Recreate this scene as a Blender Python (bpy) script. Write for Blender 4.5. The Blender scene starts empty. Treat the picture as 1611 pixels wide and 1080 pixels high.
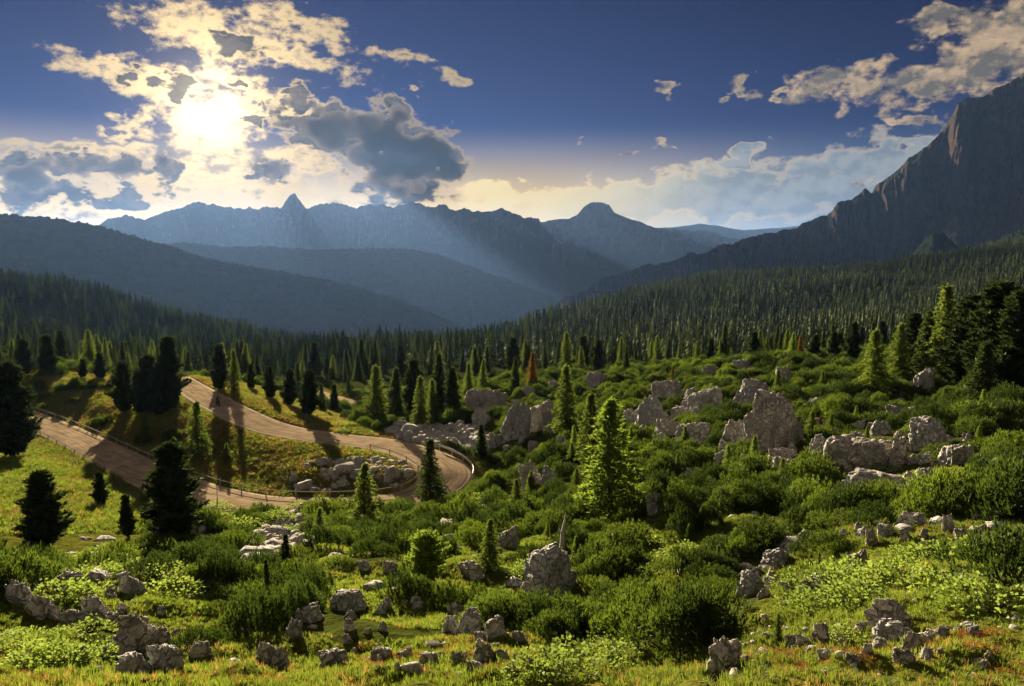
import bpy, bmesh, math, random
import numpy as np
from mathutils import Vector, Matrix, noise as mnoise

# ------------------------------------------------------------------ camera, sky, sun, exposure
sc = bpy.context.scene
F = 1253.0                      # focal length in pixels of the 1611 px wide photograph
PITCH = math.atan((540 - 395) / F)
cd = bpy.data.cameras.new('camera'); cam = bpy.data.objects.new('camera', cd)
sc.collection.objects.link(cam)
cd.sensor_width = 36; cd.lens = 36 * F / 1611; cd.clip_start = 0.2; cd.clip_end = 80000
cam.location = (0, 0, 0); cam.rotation_euler = (math.pi / 2 - PITCH, 0, 0)
sc.camera = cam
sc.view_settings.view_transform = 'Standard'; sc.view_settings.look = 'None'
sc.view_settings.gamma = 1; sc.view_settings.use_curve_mapping = False
sc.view_settings.exposure = 1.7
sc.cycles.use_denoising = True
sc.cycles.max_bounces = 5; sc.cycles.diffuse_bounces = 2; sc.cycles.glossy_bounces = 1
sc.cycles.transmission_bounces = 3; sc.cycles.volume_bounces = 1; sc.cycles.transparent_max_bounces = 8
sc.cycles.sample_clamp_indirect = 4
SP, CP = math.sin(PITCH), math.cos(PITCH)

def ray(px, py):
    u = (px - 805.5) / F; v = (540 - py) / F
    return np.array((u, CP + v * SP, -SP + v * CP))
def az_slope(px, py):
    d = ray(px, py); return math.atan2(d[0], d[1]), d[2] / math.hypot(d[0], d[1])
def project(x, y, z):
    dz = y * CP - z * SP; up = y * SP + z * CP
    return 805.5 + F * x / dz, 540 - F * up / dz

SUN_DIR = ray(330, 165); SUN_DIR = SUN_DIR / np.linalg.norm(SUN_DIR)
SUN_AZ = math.atan2(SUN_DIR[0], SUN_DIR[1]); SUN_EL = math.asin(SUN_DIR[2])
sl = bpy.data.lights.new('sun', 'SUN'); sl.energy = 5.0; sl.angle = math.radians(0.53); sl.color = (1.0, 0.80, 0.52)
so = bpy.data.objects.new('sun', sl); sc.collection.objects.link(so)
SUN_EL = math.radians(11.5)
LAMP_DIR = Vector((math.sin(SUN_AZ) * math.cos(SUN_EL), math.cos(SUN_AZ) * math.cos(SUN_EL), math.sin(SUN_EL)))
so.rotation_euler = LAMP_DIR.to_track_quat('Z', 'Y').to_euler()

def N(nt, typ, **kw):
    n = nt.nodes.new(typ)
    for k, v in kw.items(): setattr(n, k, v)
    return n
def lk(nt, a, b): nt.links.new(a, b)
def setin(nt, sock, v):
    if isinstance(v, bpy.types.NodeSocket): nt.links.new(v, sock)
    elif v is not None: sock.default_value = v
def math_(nt, op, a, b=None, c=None, clamp=False):
    n = N(nt, 'ShaderNodeMath', operation=op); n.use_clamp = clamp
    for i, v in enumerate((a, b, c)): setin(nt, n.inputs[i], v)
    return n.outputs[0]
def vmath(nt, op, a, b=None, scale=None):
    n = N(nt, 'ShaderNodeVectorMath', operation=op)
    setin(nt, n.inputs[0], a); setin(nt, n.inputs[1], b)
    if scale is not None: setin(nt, n.inputs[3], scale)
    return n.outputs[1] if op in ('LENGTH', 'DOT_PRODUCT', 'DISTANCE') else n.outputs[0]
def mixc(nt, fac, a, b, blend='MIX'):
    n = N(nt, 'ShaderNodeMix', data_type='RGBA', blend_type=blend)
    setin(nt, n.inputs[0], fac); setin(nt, n.inputs[6], a); setin(nt, n.inputs[7], b)
    return n.outputs[2]
def mapr(nt, v, a, b, c=0.0, d=1.0, smooth=True):
    n = N(nt, 'ShaderNodeMapRange'); n.interpolation_type = 'SMOOTHSTEP' if smooth else 'LINEAR'
    setin(nt, n.inputs[0], v)
    for i, q in enumerate((a, b, c, d)): n.inputs[i + 1].default_value = q
    return n.outputs[0]
def noise_(nt, vec, scale, detail=4, rough=0.55, typ=None, dist=0.0):
    n = N(nt, 'ShaderNodeTexNoise'); n.noise_dimensions = typ or '3D'; setin(nt, n.inputs['Vector'], vec)
    n.inputs['Scale'].default_value = scale; n.inputs['Detail'].default_value = detail
    n.inputs['Roughness'].default_value = rough; n.inputs['Distortion'].default_value = dist
    return n.outputs[0]
def RGB(r, g, b): return (r, g, b, 1)

def build_world():
    w = bpy.data.worlds.new('World'); sc.world = w; w.use_nodes = True
    nt = w.node_tree; nt.nodes.clear()
    out = N(nt, 'ShaderNodeOutputWorld'); bg = N(nt, 'ShaderNodeBackground'); lk(nt, bg.outputs[0], out.inputs[0])
    sky = N(nt, 'ShaderNodeTexSky', sky_type='NISHITA'); sky.sun_disc = False
    sky.sun_elevation = SUN_EL; sky.sun_rotation = SUN_AZ
    sky.altitude = 2000; sky.air_density = 1.0; sky.dust_density = 0.0; sky.ozone_density = 3.0
    tc = N(nt, 'ShaderNodeTexCoord'); dirv = vmath(nt, 'NORMALIZE', tc.outputs['Generated'])
    sep = N(nt, 'ShaderNodeSeparateXYZ'); lk(nt, dirv, sep.inputs[0])
    az = math_(nt, 'MULTIPLY', math_(nt, 'ARCTAN2', sep.outputs[0], sep.outputs[1]), 57.29578)
    el = math_(nt, 'MULTIPLY', math_(nt, 'ARCSINE', sep.outputs[2]), 57.29578)
    cmb = N(nt, 'ShaderNodeCombineXYZ'); lk(nt, az, cmb.inputs[0]); lk(nt, el, cmb.inputs[1])
    P = cmb.outputs[0]
    # large wobble of the cloud outlines
    stretch = vmath(nt, 'MULTIPLY', P, (0.75, 1.3, 1.0))
    wn = N(nt, 'ShaderNodeTexNoise'); lk(nt, stretch, wn.inputs['Vector']); wn.noise_dimensions = '2D'; wn.inputs['Scale'].default_value = 0.55
    wn.inputs['Detail'].default_value = 3
    wob = vmath(nt, 'SCALE', vmath(nt, 'SUBTRACT', wn.outputs['Color'], (0.5, 0.5, 0.5)), scale=3.2)
    Pw = vmath(nt, 'ADD', P, wob)
    nA = noise_(nt, stretch, 0.9, 8, 0.64, '2D')
    off = vmath(nt, 'ADD', stretch, (0.0, 0.35, 0.0))
    nA2 = noise_(nt, off, 0.9, 8, 0.64, '2D')
    frames = {}
    for rot in (0, 12, -10):
        m = N(nt, 'ShaderNodeVectorRotate', rotation_type='Z_AXIS'); lk(nt, Pw, m.inputs['Vector']); m.inputs['Angle'].default_value = math.radians(rot); frames[rot] = m.outputs[0]
    frames[0] = Pw
    def field(ells):
        acc = None; k = 57.29578 / F
        for (px, py, rx, ry, rot) in ells:
            d = ray(px, py); a = math.degrees(math.atan2(d[0], d[1])); e = math.degrees(math.atan2(d[2], math.hypot(d[0], d[1])))
            q = min(frames, key=lambda w_: abs(w_ - rot)); c_, s_ = math.cos(math.radians(q)), math.sin(math.radians(q))
            a, e = a * c_ - e * s_, a * s_ + e * c_
            v = N(nt, 'ShaderNodeVectorMath', operation='MULTIPLY_ADD'); lk(nt, frames[q], v.inputs[0])
            v.inputs[1].default_value = (1 / (rx * k), 1 / (ry * k), 0); v.inputs[2].default_value = (-a / (rx * k), -e / (ry * k), 0)
            ln = vmath(nt, 'LENGTH', v.outputs[0])
            acc = ln if acc is None else math_(nt, 'MINIMUM', acc, ln)
        return math_(nt, 'SUBTRACT', 1.0, acc)
    thin = field(THIN); dark = field(DARK); cream = field(CREAM); bank = field(BANK)
    sd = vmath(nt, 'DOT_PRODUCT', dirv, tuple(SUN_DIR))
    sdc = math_(nt, 'MAXIMUM', sd, 0.0)
    g1 = math_(nt, 'POWER', sdc, 30.0); g2 = math_(nt, 'POWER', sdc, 160.0); g3 = math_(nt, 'POWER', sdc, 900.0)
    nc = math_(nt, 'SUBTRACT', nA, 0.5); rel = math_(nt, 'SUBTRACT', nA, nA2)
    big = vmath(nt, 'MULTIPLY', P, (0.8, 1.0, 1.0))
    nB = noise_(nt, big, 0.55, 5, 0.55, '2D'); nB2 = noise_(nt, vmath(nt, 'ADD', big, (-0.25, 0.55, 0.0)), 0.55, 5, 0.55, '2D')
    relB = math_(nt, 'SUBTRACT', nB, nB2)
    # clear sky: deeper blue overhead
    base = N(nt, 'ShaderNodeGamma'); lk(nt, sky.outputs[0], base.inputs[0]); base.inputs[1].default_value = 2.0
    skyc = mixc(nt, 1.0, base.outputs[0], SKY_TINT, 'MULTIPLY')
    # thin high haze that pales the sky low down
    low = mapr(nt, el, 0.5, 9.0, 1.0, 0.0)
    wide = mapr(nt, sd, 0.72, 0.97)
    skyc = mixc(nt, math_(nt, 'MULTIPLY', low, 0.85), skyc, mixc(nt, wide, RGB(0.55, 0.85, 1.2), RGB(4.6, 3.3, 1.35)))
    # forward-scattered light of the sun in thin cloud
    glow = math_(nt, 'ADD', math_(nt, 'MULTIPLY', g1, 0.55), math_(nt, 'ADD', math_(nt, 'MULTIPLY', g2, 0.45), math_(nt, 'MULTIPLY', g3, 1.6)))
    glow = math_(nt, 'ADD', glow, 0.55)
    litc = vmath(nt, 'SCALE', SUNLIT, scale=glow)
    veil = vmath(nt, 'SCALE', (1.0, 0.80, 0.5), scale=math_(nt, 'ADD', math_(nt, 'MULTIPLY', g2, 0.22), math_(nt, 'MULTIPLY', g3, 1.3)))
    col = skyc
    # bank of haze cloud low on the right
    fB = math_(nt, 'ADD', bank, math_(nt, 'ADD', math_(nt, 'MULTIPLY', nc, 0.9), math_(nt, 'MULTIPLY', math_(nt, 'SUBTRACT', nB, 0.5), 0.8)))
    aB = mapr(nt, fB, 0.0, 0.35); rimB = mapr(nt, fB, 0.06, 0.5)
    bgrey = mixc(nt, mapr(nt, relB, -0.15, 0.15), RGB(0.62, 0.72, 0.80), RGB(0.95, 1.02, 1.02))
    bankc = mixc(nt, rimB, mixc(nt, wide, RGB(1.9, 1.5, 1.0), RGB(3.4, 2.5, 1.1)), mixc(nt, mapr(nt, sd, 0.80, 0.95), bgrey, RGB(3.1, 2.5, 1.25)))
    col = mixc(nt, math_(nt, 'MULTIPLY', aB, 0.9), col, bankc)
    # broken front-lit cloud, mostly out of view, added to lift the ambient light
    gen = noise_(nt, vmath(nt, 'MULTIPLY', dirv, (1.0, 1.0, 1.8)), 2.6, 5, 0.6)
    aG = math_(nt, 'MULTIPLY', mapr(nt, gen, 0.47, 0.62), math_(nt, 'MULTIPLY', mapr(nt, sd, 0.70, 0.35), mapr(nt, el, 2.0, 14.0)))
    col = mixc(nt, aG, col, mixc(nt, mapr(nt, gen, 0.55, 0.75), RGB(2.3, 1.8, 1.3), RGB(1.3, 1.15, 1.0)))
    # cream side-lit clouds
    fC = math_(nt, 'ADD', cream, math_(nt, 'ADD', math_(nt, 'MULTIPLY', nc, 1.5), math_(nt, 'MULTIPLY', math_(nt, 'SUBTRACT', nB, 0.5), 0.8)))
    aC = mapr(nt, fC, 0.0, 0.55)
    shC = math_(nt, 'ADD', math_(nt, 'ADD', mapr(nt, relB, -0.12, 0.14, 0.0, 0.75), mapr(nt, rel, -0.15, 0.15, 0, 0.35)), math_(nt, 'MULTIPLY', mapr(nt, fC, 0.35, 1.1), -0.45), clamp=True)
    creamc = mixc(nt, shC, RGB(0.42, 0.38, 0.33), RGB(1.9, 1.35, 0.78))
    col = mixc(nt, math_(nt, 'MULTIPLY', aC, 0.95), col, creamc)
    # thin bright clouds near the sun
    fT = math_(nt, 'ADD', thin, math_(nt, 'ADD', math_(nt, 'MULTIPLY', nc, 2.0), math_(nt, 'MULTIPLY', math_(nt, 'SUBTRACT', nB, 0.5), 0.8)))
    aT = mapr(nt, fT, -0.05, 0.7)
    core = mapr(nt, math_(nt, 'SUBTRACT', fT, math_(nt, 'MULTIPLY', g2, 0.7)), 0.35, 1.15)
    tc_ = mixc(nt, core, litc, RGB(0.75, 0.58, 0.36))
    col = mixc(nt, aT, col, tc_)
    # dark thick clouds with lit rims
    fD = math_(nt, 'ADD', dark, math_(nt, 'ADD', math_(nt, 'MULTIPLY', nc, 1.3), math_(nt, 'MULTIPLY', math_(nt, 'SUBTRACT', nB, 0.5), 0.7)))
    aD = mapr(nt, fD, -0.03, 0.35)
    thick = mapr(nt, fD, 0.05, 0.42)
    sh = math_(nt, 'ADD', mapr(nt, relB, -0.12, 0.14, 0, 0.7), mapr(nt, rel, -0.12, 0.12, 0, 0.3))
    dk = mixc(nt, sh, RGB(0.06, 0.05, 0.06), RGB(0.42, 0.33, 0.30))
    dc = mixc(nt, thick, litc, dk)
    col = mixc(nt, aD, col, dc)
    col = vmath(nt, 'ADD', col, veil)
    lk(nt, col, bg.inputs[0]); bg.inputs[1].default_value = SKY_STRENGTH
    w.cycles.sampling_method = 'MANUAL'; w.cycles.sample_map_resolution = 512

SKY_STRENGTH = 0.1
SKY_TINT = RGB(0.0030, 0.0036, 0.0080)
SUNLIT = (2.6, 1.85, 0.85)
THIN = [(330, 50, 120, 40, 12), (440, 80, 130, 22, 12), (470, 35, 90, 26, 8), (150, 102, 62, 20, 12), (250, 135, 100, 32, 14), (370, 130, 70, 24, 8),
        (330, 195, 95, 70, 0), (470, 170, 60, 28, 10), (640, 92, 45, 16, -4), (715, 122, 34, 12, 0), (660, 138, 18, 8, 0),
        (120, 232, 130, 14, 6), (210, 208, 40, 12, 0), (330, 290, 200, 34, 0), (480, 250, 80, 26, 20), (600, 318, 90, 12, -8), (110, 340, 60, 10, 0), (155, 203, 14, 6, 0), (30, 262, 40, 22, 20)]
DARK = [(490, 196, 66, 28, 12), (560, 224, 115, 52, 12), (640, 250, 90, 70, 12), (620, 184, 40, 36, 0), (700, 264, 42, 34, 0), (640, 296, 84, 32, 0), (470, 158, 28, 14, 0),
        (275, 138, 26, 18, 0), (212, 120, 20, 12, 0), (372, 66, 52, 20, 18), (264, 270, 20, 40, 10), (420, 272, 40, 18, 0), (400, 186, 18, 10, 0), (372, 130, 26, 9, 0),
        (130, 262, 120, 20, 6), (60, 305, 90, 20, 0), (180, 312, 90, 14, 0), (25, 285, 30, 30, 0)]
CREAM = [(1330, 132, 90, 28, 4), (1450, 130, 90, 34, -10), (1540, 100, 80, 44, -15), (1580, 40, 80, 40, 0), (1490, 30, 60, 18, 5), (1440, 188, 40, 12, 10), (1165, 142, 26, 11, 0),
         (1225, 148, 20, 8, 0), (1045, 225, 24, 6, -4), (1000, 238, 20, 6, 0), (1050, 142, 18, 8, 0), (912, 224, 8, 4, 0), (1355, 288, 26, 9, 0), (1140, 162, 16, 8, -20)]
BANK = [(1330, 285, 190, 55, -6), (1140, 305, 170, 50, -4), (1170, 246, 40, 14, -10), (960, 318, 170, 34, 0), (800, 310, 110, 26, 0), (1560, 290, 160, 70, 0), (1420, 240, 70, 14, -6)]
build_world()

# ------------------------------------------------------------------ numeric helpers
rng = np.random.default_rng(7)
random.seed(7)
def _hash(ix, iy, seed):
    h = (ix.astype(np.int64) * 374761393 + iy.astype(np.int64) * 668265263 + seed * 1442695041) & 0xFFFFFFFF
    h = ((h ^ (h >> 13)) * 1274126177) & 0xFFFFFFFF
    return ((h ^ (h >> 16)) & 0xFFFF) / 65535.0
def vnoise(x, y, seed=0):
    x = np.asarray(x, float); y = np.asarray(y, float)
    ix = np.floor(x); iy = np.floor(y); fx = x - ix; fy = y - iy
    fx = fx * fx * (3 - 2 * fx); fy = fy * fy * (3 - 2 * fy)
    a = _hash(ix, iy, seed); b = _hash(ix + 1, iy, seed); c = _hash(ix, iy + 1, seed); d = _hash(ix + 1, iy + 1, seed)
    return (a * (1 - fx) + b * fx) * (1 - fy) + (c * (1 - fx) + d * fx) * fy
def fbm(x, y, octv=4, seed=0, gain=0.5):
    s = 0; a = 1; t = 0
    for i in range(octv):
        s = s + a * vnoise(x * 2 ** i, y * 2 ** i, seed + i * 17); t += a; a *= gain
    return s / t - 0.5
def sstep(a, b, x):
    t = np.clip((x - a) / (b - a), 0, 1); return t * t * (3 - 2 * t)
def in_poly(px, py, poly):
    px = np.asarray(px); py = np.asarray(py); r = np.zeros(px.shape, bool); n = len(poly)
    for i in range(n):
        x0, y0 = poly[i]; x1, y1 = poly[(i + 1) % n]
        c = ((y0 > py) != (y1 > py)) & (px < (x1 - x0) * (py - y0) / ((y1 - y0) or 1e-9) + x0)
        r ^= c
    return r

def mesh_np(name, V, Fc, mat=None, smooth=False):
    V = np.asarray(V, np.float32); Fc = np.asarray(Fc, np.int32)
    me = bpy.data.meshes.new(name); n = Fc.shape[1]
    me.vertices.add(len(V)); me.vertices.foreach_set('co', V.ravel())
    me.loops.add(Fc.size); me.loops.foreach_set('vertex_index', Fc.ravel())
    me.polygons.add(len(Fc)); me.polygons.foreach_set('loop_start', np.arange(0, Fc.size, n, dtype=np.int32))
    me.update(calc_edges=True)
    if smooth: me.polygons.foreach_set('use_smooth', np.ones(len(Fc), bool))
    if mat: me.materials.append(mat)
    return me
def link(name, data, parent=None, loc=None):
    o = bpy.data.objects.new(name, data); sc.collection.objects.link(o)
    if parent: o.parent = parent
    if loc is not None: o.location = loc
    return o
def tag(o, label, cat=None, group=None, kind=None):
    o['label'] = label
    if cat: o['category'] = cat
    if group: o['group'] = group
    if kind: o['kind'] = kind
    return o
def vattr(me, name, vals):
    a = me.attributes.new(name, 'FLOAT', 'POINT'); a.data.foreach_set('value', np.asarray(vals, np.float32))

# ------------------------------------------------------------------ materials
def new_mat(name):
    m = bpy.data.materials.new(name); m.use_nodes = True; nt = m.node_tree; nt.nodes.clear()
    return m, nt, N(nt, 'ShaderNodeOutputMaterial')
def pos(nt, which='Position'):
    return N(nt, 'ShaderNodeNewGeometry').outputs['Position'] if which == 'Position' else N(nt, 'ShaderNodeTexCoord').outputs['Object']
def bump(nt, h, strength=0.5, dist=0.1):
    b = N(nt, 'ShaderNodeBump'); lk(nt, h, b.inputs['Height']); b.inputs['Strength'].default_value = strength; b.inputs['Distance'].default_value = dist
    return b.outputs[0]
def attr(nt, name): return N(nt, 'ShaderNodeAttribute', attribute_name=name).outputs['Fac']
def ramp(nt, fac, stops):
    n = N(nt, 'ShaderNodeValToRGB'); lk(nt, fac, n.inputs[0]); el = n.color_ramp.elements
    el[0].position, el[0].color = stops[0][0], stops[0][1]; el[1].position, el[1].color = stops[-1][0], stops[-1][1]
    for p, c in stops[1:-1]:
        e = el.new(p); e.color = c
    return n.outputs[0]

def leaf_mat(name, c1, c2, tr, trw=0.45, rough=0.55):
    m, nt, out = new_mat(name)
    rnd = N(nt, 'ShaderNodeObjectInfo').outputs['Random']
    nz = noise_(nt, pos(nt, 'o'), 1.3, 2); nw = noise_(nt, pos(nt), 0.13, 3, 0.6)
    f = math_(nt, 'ADD', math_(nt, 'MULTIPLY', rnd, 0.35), math_(nt, 'ADD', math_(nt, 'MULTIPLY', nz, 0.3), mapr(nt, nw, 0.32, 0.68, -0.35, 0.65)), clamp=True)
    col = mixc(nt, f, c1, c2)
    tip = attr(nt, 'tip'); col = mixc(nt, math_(nt, 'MULTIPLY', tip, 0.55), col, vmath(nt, 'MULTIPLY', col, (2.3, 1.9, 1.3)))
    trc = mixc(nt, f, tr, tuple(min(1, x * 1.35) for x in tr[:3]) + (1,))
    d = N(nt, 'ShaderNodeBsdfDiffuse'); lk(nt, col, d.inputs[0])
    t = N(nt, 'ShaderNodeBsdfTranslucent'); lk(nt, trc, t.inputs[0])
    mx = N(nt, 'ShaderNodeMixShader'); mx.inputs[0].default_value = trw; lk(nt, d.outputs[0], mx.inputs[1]); lk(nt, t.outputs[0], mx.inputs[2])
    g = N(nt, 'ShaderNodeBsdfGlossy'); g.inputs['Roughness'].default_value = rough; g.inputs[0].default_value = (0.6, 0.7, 0.5, 1)
    mx2 = N(nt, 'ShaderNodeMixShader'); mx2.inputs[0].default_value = 0.04; lk(nt, mx.outputs[0], mx2.inputs[1]); lk(nt, g.outputs[0], mx2.inputs[2])
    lk(nt, mx2.outputs[0], out.inputs[0]); return m
def rock_mat(name, tint=(1, 1, 1)):
    m, nt, out = new_mat(name)
    p = pos(nt); b = N(nt, 'ShaderNodeBsdfPrincipled'); b.inputs['Roughness'].default_value = 0.9
    b.inputs['Specular IOR Level'].default_value = 0.2
    n1 = noise_(nt, p, 1.1, 6, 0.65); n2 = noise_(nt, p, 6.0, 5, 0.65, dist=0.6)
    vo = N(nt, 'ShaderNodeTexVoronoi', feature='DISTANCE_TO_EDGE'); wt = N(nt, 'ShaderNodeTexNoise'); lk(nt, p, wt.inputs['Vector']); wt.inputs['Scale'].default_value = 1.7; wt.inputs['Detail'].default_value = 3
    pw = vmath(nt, 'ADD', p, vmath(nt, 'SCALE', wt.outputs['Color'], scale=0.7)); lk(nt, pw, vo.inputs['Vector']); vo.inputs['Scale'].default_value = 2.4
    vo2 = N(nt, 'ShaderNodeTexVoronoi', feature='DISTANCE_TO_EDGE'); lk(nt, pw, vo2.inputs['Vector']); vo2.inputs['Scale'].default_value = 0.95
    crack = math_(nt, 'MULTIPLY', mapr(nt, vo.outputs[0], 0.0, 0.07), mapr(nt, vo2.outputs[0], 0.0, 0.05))
    col = ramp(nt, n1, [(0.25, RGB(0.33 * tint[0], 0.33 * tint[1], 0.325 * tint[2])), (0.5, RGB(0.55 * tint[0], 0.545 * tint[1], 0.53 * tint[2])), (0.75, RGB(0.68 * tint[0], 0.665 * tint[1], 0.635 * tint[2]))])
    col = mixc(nt, mapr(nt, n2, 0.52, 0.70, 0, 0.8), col, RGB(0.21, 0.20, 0.185))
    lich = noise_(nt, p, 2.3, 5, 0.7)
    col = mixc(nt, mapr(nt, lich, 0.62, 0.74, 0, 0.45), col, RGB(0.34, 0.27, 0.15))
    col = mixc(nt, math_(nt, 'MULTIPLY', math_(nt, 'SUBTRACT', 1.0, crack), mapr(nt, n1, 0.4, 0.6, 0.1, 0.65)), col, RGB(0.12, 0.115, 0.105))
    # moss on top
    nz = N(nt, 'ShaderNodeSeparateXYZ'); lk(nt, N(nt, 'ShaderNodeNewGeometry').outputs['Normal'], nz.inputs[0])
    mo = math_(nt, 'MULTIPLY', mapr(nt, nz.outputs[2], 0.70, 0.95), mapr(nt, n1, 0.56, 0.68))
    col = mixc(nt, math_(nt, 'MULTIPLY', mo, 0.7), col, RGB(0.10, 0.105, 0.03))
    lk(nt, col, b.inputs[0])
    h = math_(nt, 'ADD', math_(nt, 'MULTIPLY', n2, 0.6), math_(nt, 'MULTIPLY', crack, 0.5))
    lk(nt, bump(nt, h, 1.0, 0.22), b.inputs['Normal'])
    lk(nt, b.outputs[0], out.inputs[0]); return m
def plain_mat(name, col, rough=0.8, metal=0.0, var=0.25):
    m, nt, out = new_mat(name); b = N(nt, 'ShaderNodeBsdfPrincipled')
    n = noise_(nt, pos(nt), 9.0, 4)
    c = mixc(nt, n, RGB(*[x * (1 - var) for x in col]), RGB(*[min(1, x * (1 + var)) for x in col]))
    lk(nt, c, b.inputs[0]); b.inputs['Roughness'].default_value = rough; b.inputs['Metallic'].default_value = metal
    lk(nt, b.outputs[0], out.inputs[0]); return m

def ground_mat():
    m, nt, out = new_mat('alpine_ground'); p = pos(nt)
    b = N(nt, 'ShaderNodeBsdfPrincipled'); b.inputs['Roughness'].default_value = 1.0; b.inputs['Specular IOR Level'].default_value = 0.0
    n1 = noise_(nt, p, 0.12, 5, 0.6); n2 = noise_(nt, p, 1.1, 5, 0.65); n3 = noise_(nt, p, 6.0, 4, 0.7)
    mead = attr(nt, 'meadow'); dry = attr(nt, 'dry'); stony = attr(nt, 'stony'); forest = attr(nt, 'forest')
    g = ramp(nt, n2, [(0.3, RGB(0.055, 0.075, 0.014)), (0.5, RGB(0.11, 0.125, 0.02)), (0.72, RGB(0.19, 0.165, 0.032))])
    gy = ramp(nt, n2, [(0.3, RGB(0.14, 0.105, 0.02)), (0.7, RGB(0.30, 0.20, 0.045))])
    scr = ramp(nt, n2, [(0.3, RGB(0.03, 0.045, 0.010)), (0.7, RGB(0.085, 0.10, 0.02))])
    col = mixc(nt, mead, scr, g)
    col = mixc(nt, math_(nt, 'MULTIPLY', dry, mapr(nt, n1, 0.35, 0.6)), col, gy)
    st = ramp(nt, n3, [(0.3, RGB(0.17, 0.145, 0.115)), (0.7, RGB(0.40, 0.36, 0.30))])
    col = mixc(nt, math_(nt, 'MULTIPLY', stony, mapr(nt, n2, 0.40, 0.55)), col, st)
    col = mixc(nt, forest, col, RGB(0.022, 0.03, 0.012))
    lk(nt, col, b.inputs[0])
    h = math_(nt, 'ADD', n2, math_(nt, 'MULTIPLY', n3, 0.4)); lk(nt, bump(nt, h, 0.8, 0.35), b.inputs['Normal'])
    lk(nt, b.outputs[0], out.inputs[0]); return m
def road_mat():
    m, nt, out = new_mat('worn_asphalt'); p = pos(nt)
    b = N(nt, 'ShaderNodeBsdfPrincipled'); b.inputs['Roughness'].default_value = 1.0; b.inputs['Specular IOR Level'].default_value = 0.0
    a = attr(nt, 'across')
    tex = N(nt, 'ShaderNodeTexCoord').outputs['Object']
    n = noise_(nt, p, 0.5, 5, 0.6); n2 = noise_(nt, p, 14.0, 3)
    along = attr(nt, 'along')
    cmb = N(nt, 'ShaderNodeCombineXYZ'); lk(nt, math_(nt, 'MULTIPLY', a, 5.0), cmb.inputs[0]); lk(nt, math_(nt, 'MULTIPLY', along, 0.05), cmb.inputs[1])
    st = noise_(nt, cmb.outputs[0], 2.2, 4, 0.6)
    col = ramp(nt, st, [(0.30, RGB(0.20, 0.155, 0.105)), (0.5, RGB(0.42, 0.325, 0.215)), (0.7, RGB(0.55, 0.43, 0.29))])
    col = mixc(nt, mapr(nt, n, 0.4, 0.65, 0, 0.5), col, RGB(0.20, 0.15, 0.11))
    col = mixc(nt, mapr(nt, n2, 0.5, 0.7, 0, 0.3), col, RGB(0.40, 0.31, 0.22))
    # dusty shoulders
    sh = mapr(nt, math_(nt, 'ABSOLUTE', a), 0.84, 0.97); col = mixc(nt, math_(nt, 'MULTIPLY', sh, 0.8), col, RGB(0.36, 0.31, 0.24))
    lk(nt, col, b.inputs[0]); lk(nt, bump(nt, n2, 0.3, 0.02), b.inputs['Normal']); lk(nt, b.outputs[0], out.inputs[0]); return m
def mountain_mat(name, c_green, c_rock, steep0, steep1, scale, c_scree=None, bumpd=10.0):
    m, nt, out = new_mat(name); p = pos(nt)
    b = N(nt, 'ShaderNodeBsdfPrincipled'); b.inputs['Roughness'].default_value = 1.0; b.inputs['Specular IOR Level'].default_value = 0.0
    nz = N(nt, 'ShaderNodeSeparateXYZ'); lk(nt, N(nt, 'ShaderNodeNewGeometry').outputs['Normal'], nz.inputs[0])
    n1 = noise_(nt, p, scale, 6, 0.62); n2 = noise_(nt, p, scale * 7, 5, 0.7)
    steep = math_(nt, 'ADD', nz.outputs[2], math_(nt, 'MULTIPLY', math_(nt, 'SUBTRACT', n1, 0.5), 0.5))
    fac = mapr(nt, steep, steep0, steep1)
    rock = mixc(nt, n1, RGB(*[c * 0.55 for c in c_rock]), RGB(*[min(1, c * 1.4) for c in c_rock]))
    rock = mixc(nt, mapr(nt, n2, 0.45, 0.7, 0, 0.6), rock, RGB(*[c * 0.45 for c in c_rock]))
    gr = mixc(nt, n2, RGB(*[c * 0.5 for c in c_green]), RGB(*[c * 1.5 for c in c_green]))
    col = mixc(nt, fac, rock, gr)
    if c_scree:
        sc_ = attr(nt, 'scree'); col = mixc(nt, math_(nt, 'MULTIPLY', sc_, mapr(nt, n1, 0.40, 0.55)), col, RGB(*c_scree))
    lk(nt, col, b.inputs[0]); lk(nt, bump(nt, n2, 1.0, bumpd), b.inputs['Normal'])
    lk(nt, b.outputs[0], out.inputs[0]); return m

M = {}
M['ground'] = ground_mat(); M['road'] = road_mat(); M['rock'] = rock_mat('limestone'); M['rock_warm'] = rock_mat('warm_limestone', (1.05, 1.0, 0.93))
M['larch'] = leaf_mat('larch_needles', RGB(0.045, 0.075, 0.012), RGB(0.09, 0.12, 0.02), RGB(0.16, 0.22, 0.03), 0.5)
M['larch_bright'] = leaf_mat('bright_larch_needles', RGB(0.07, 0.11, 0.015), RGB(0.11, 0.15, 0.02), RGB(0.24, 0.34, 0.04), 0.5)
M['larch_orange'] = leaf_mat('orange_larch_needles', RGB(0.095, 0.06, 0.014), RGB(0.14, 0.08, 0.018), RGB(0.20, 0.115, 0.02), 0.5)
M['pine'] = leaf_mat('stone_pine_needles', RGB(0.018, 0.032, 0.012), RGB(0.035, 0.052, 0.016), RGB(0.05, 0.08, 0.02), 0.25)
M['spruce'] = leaf_mat('spruce_needles', RGB(0.025, 0.042, 0.012), RGB(0.05, 0.07, 0.018), RGB(0.08, 0.12, 0.025), 0.35)
M['mugo'] = leaf_mat('mountain_pine_needles', RGB(0.022, 0.048, 0.008), RGB(0.058, 0.088, 0.012), RGB(0.11, 0.165, 0.018), 0.45)
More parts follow.
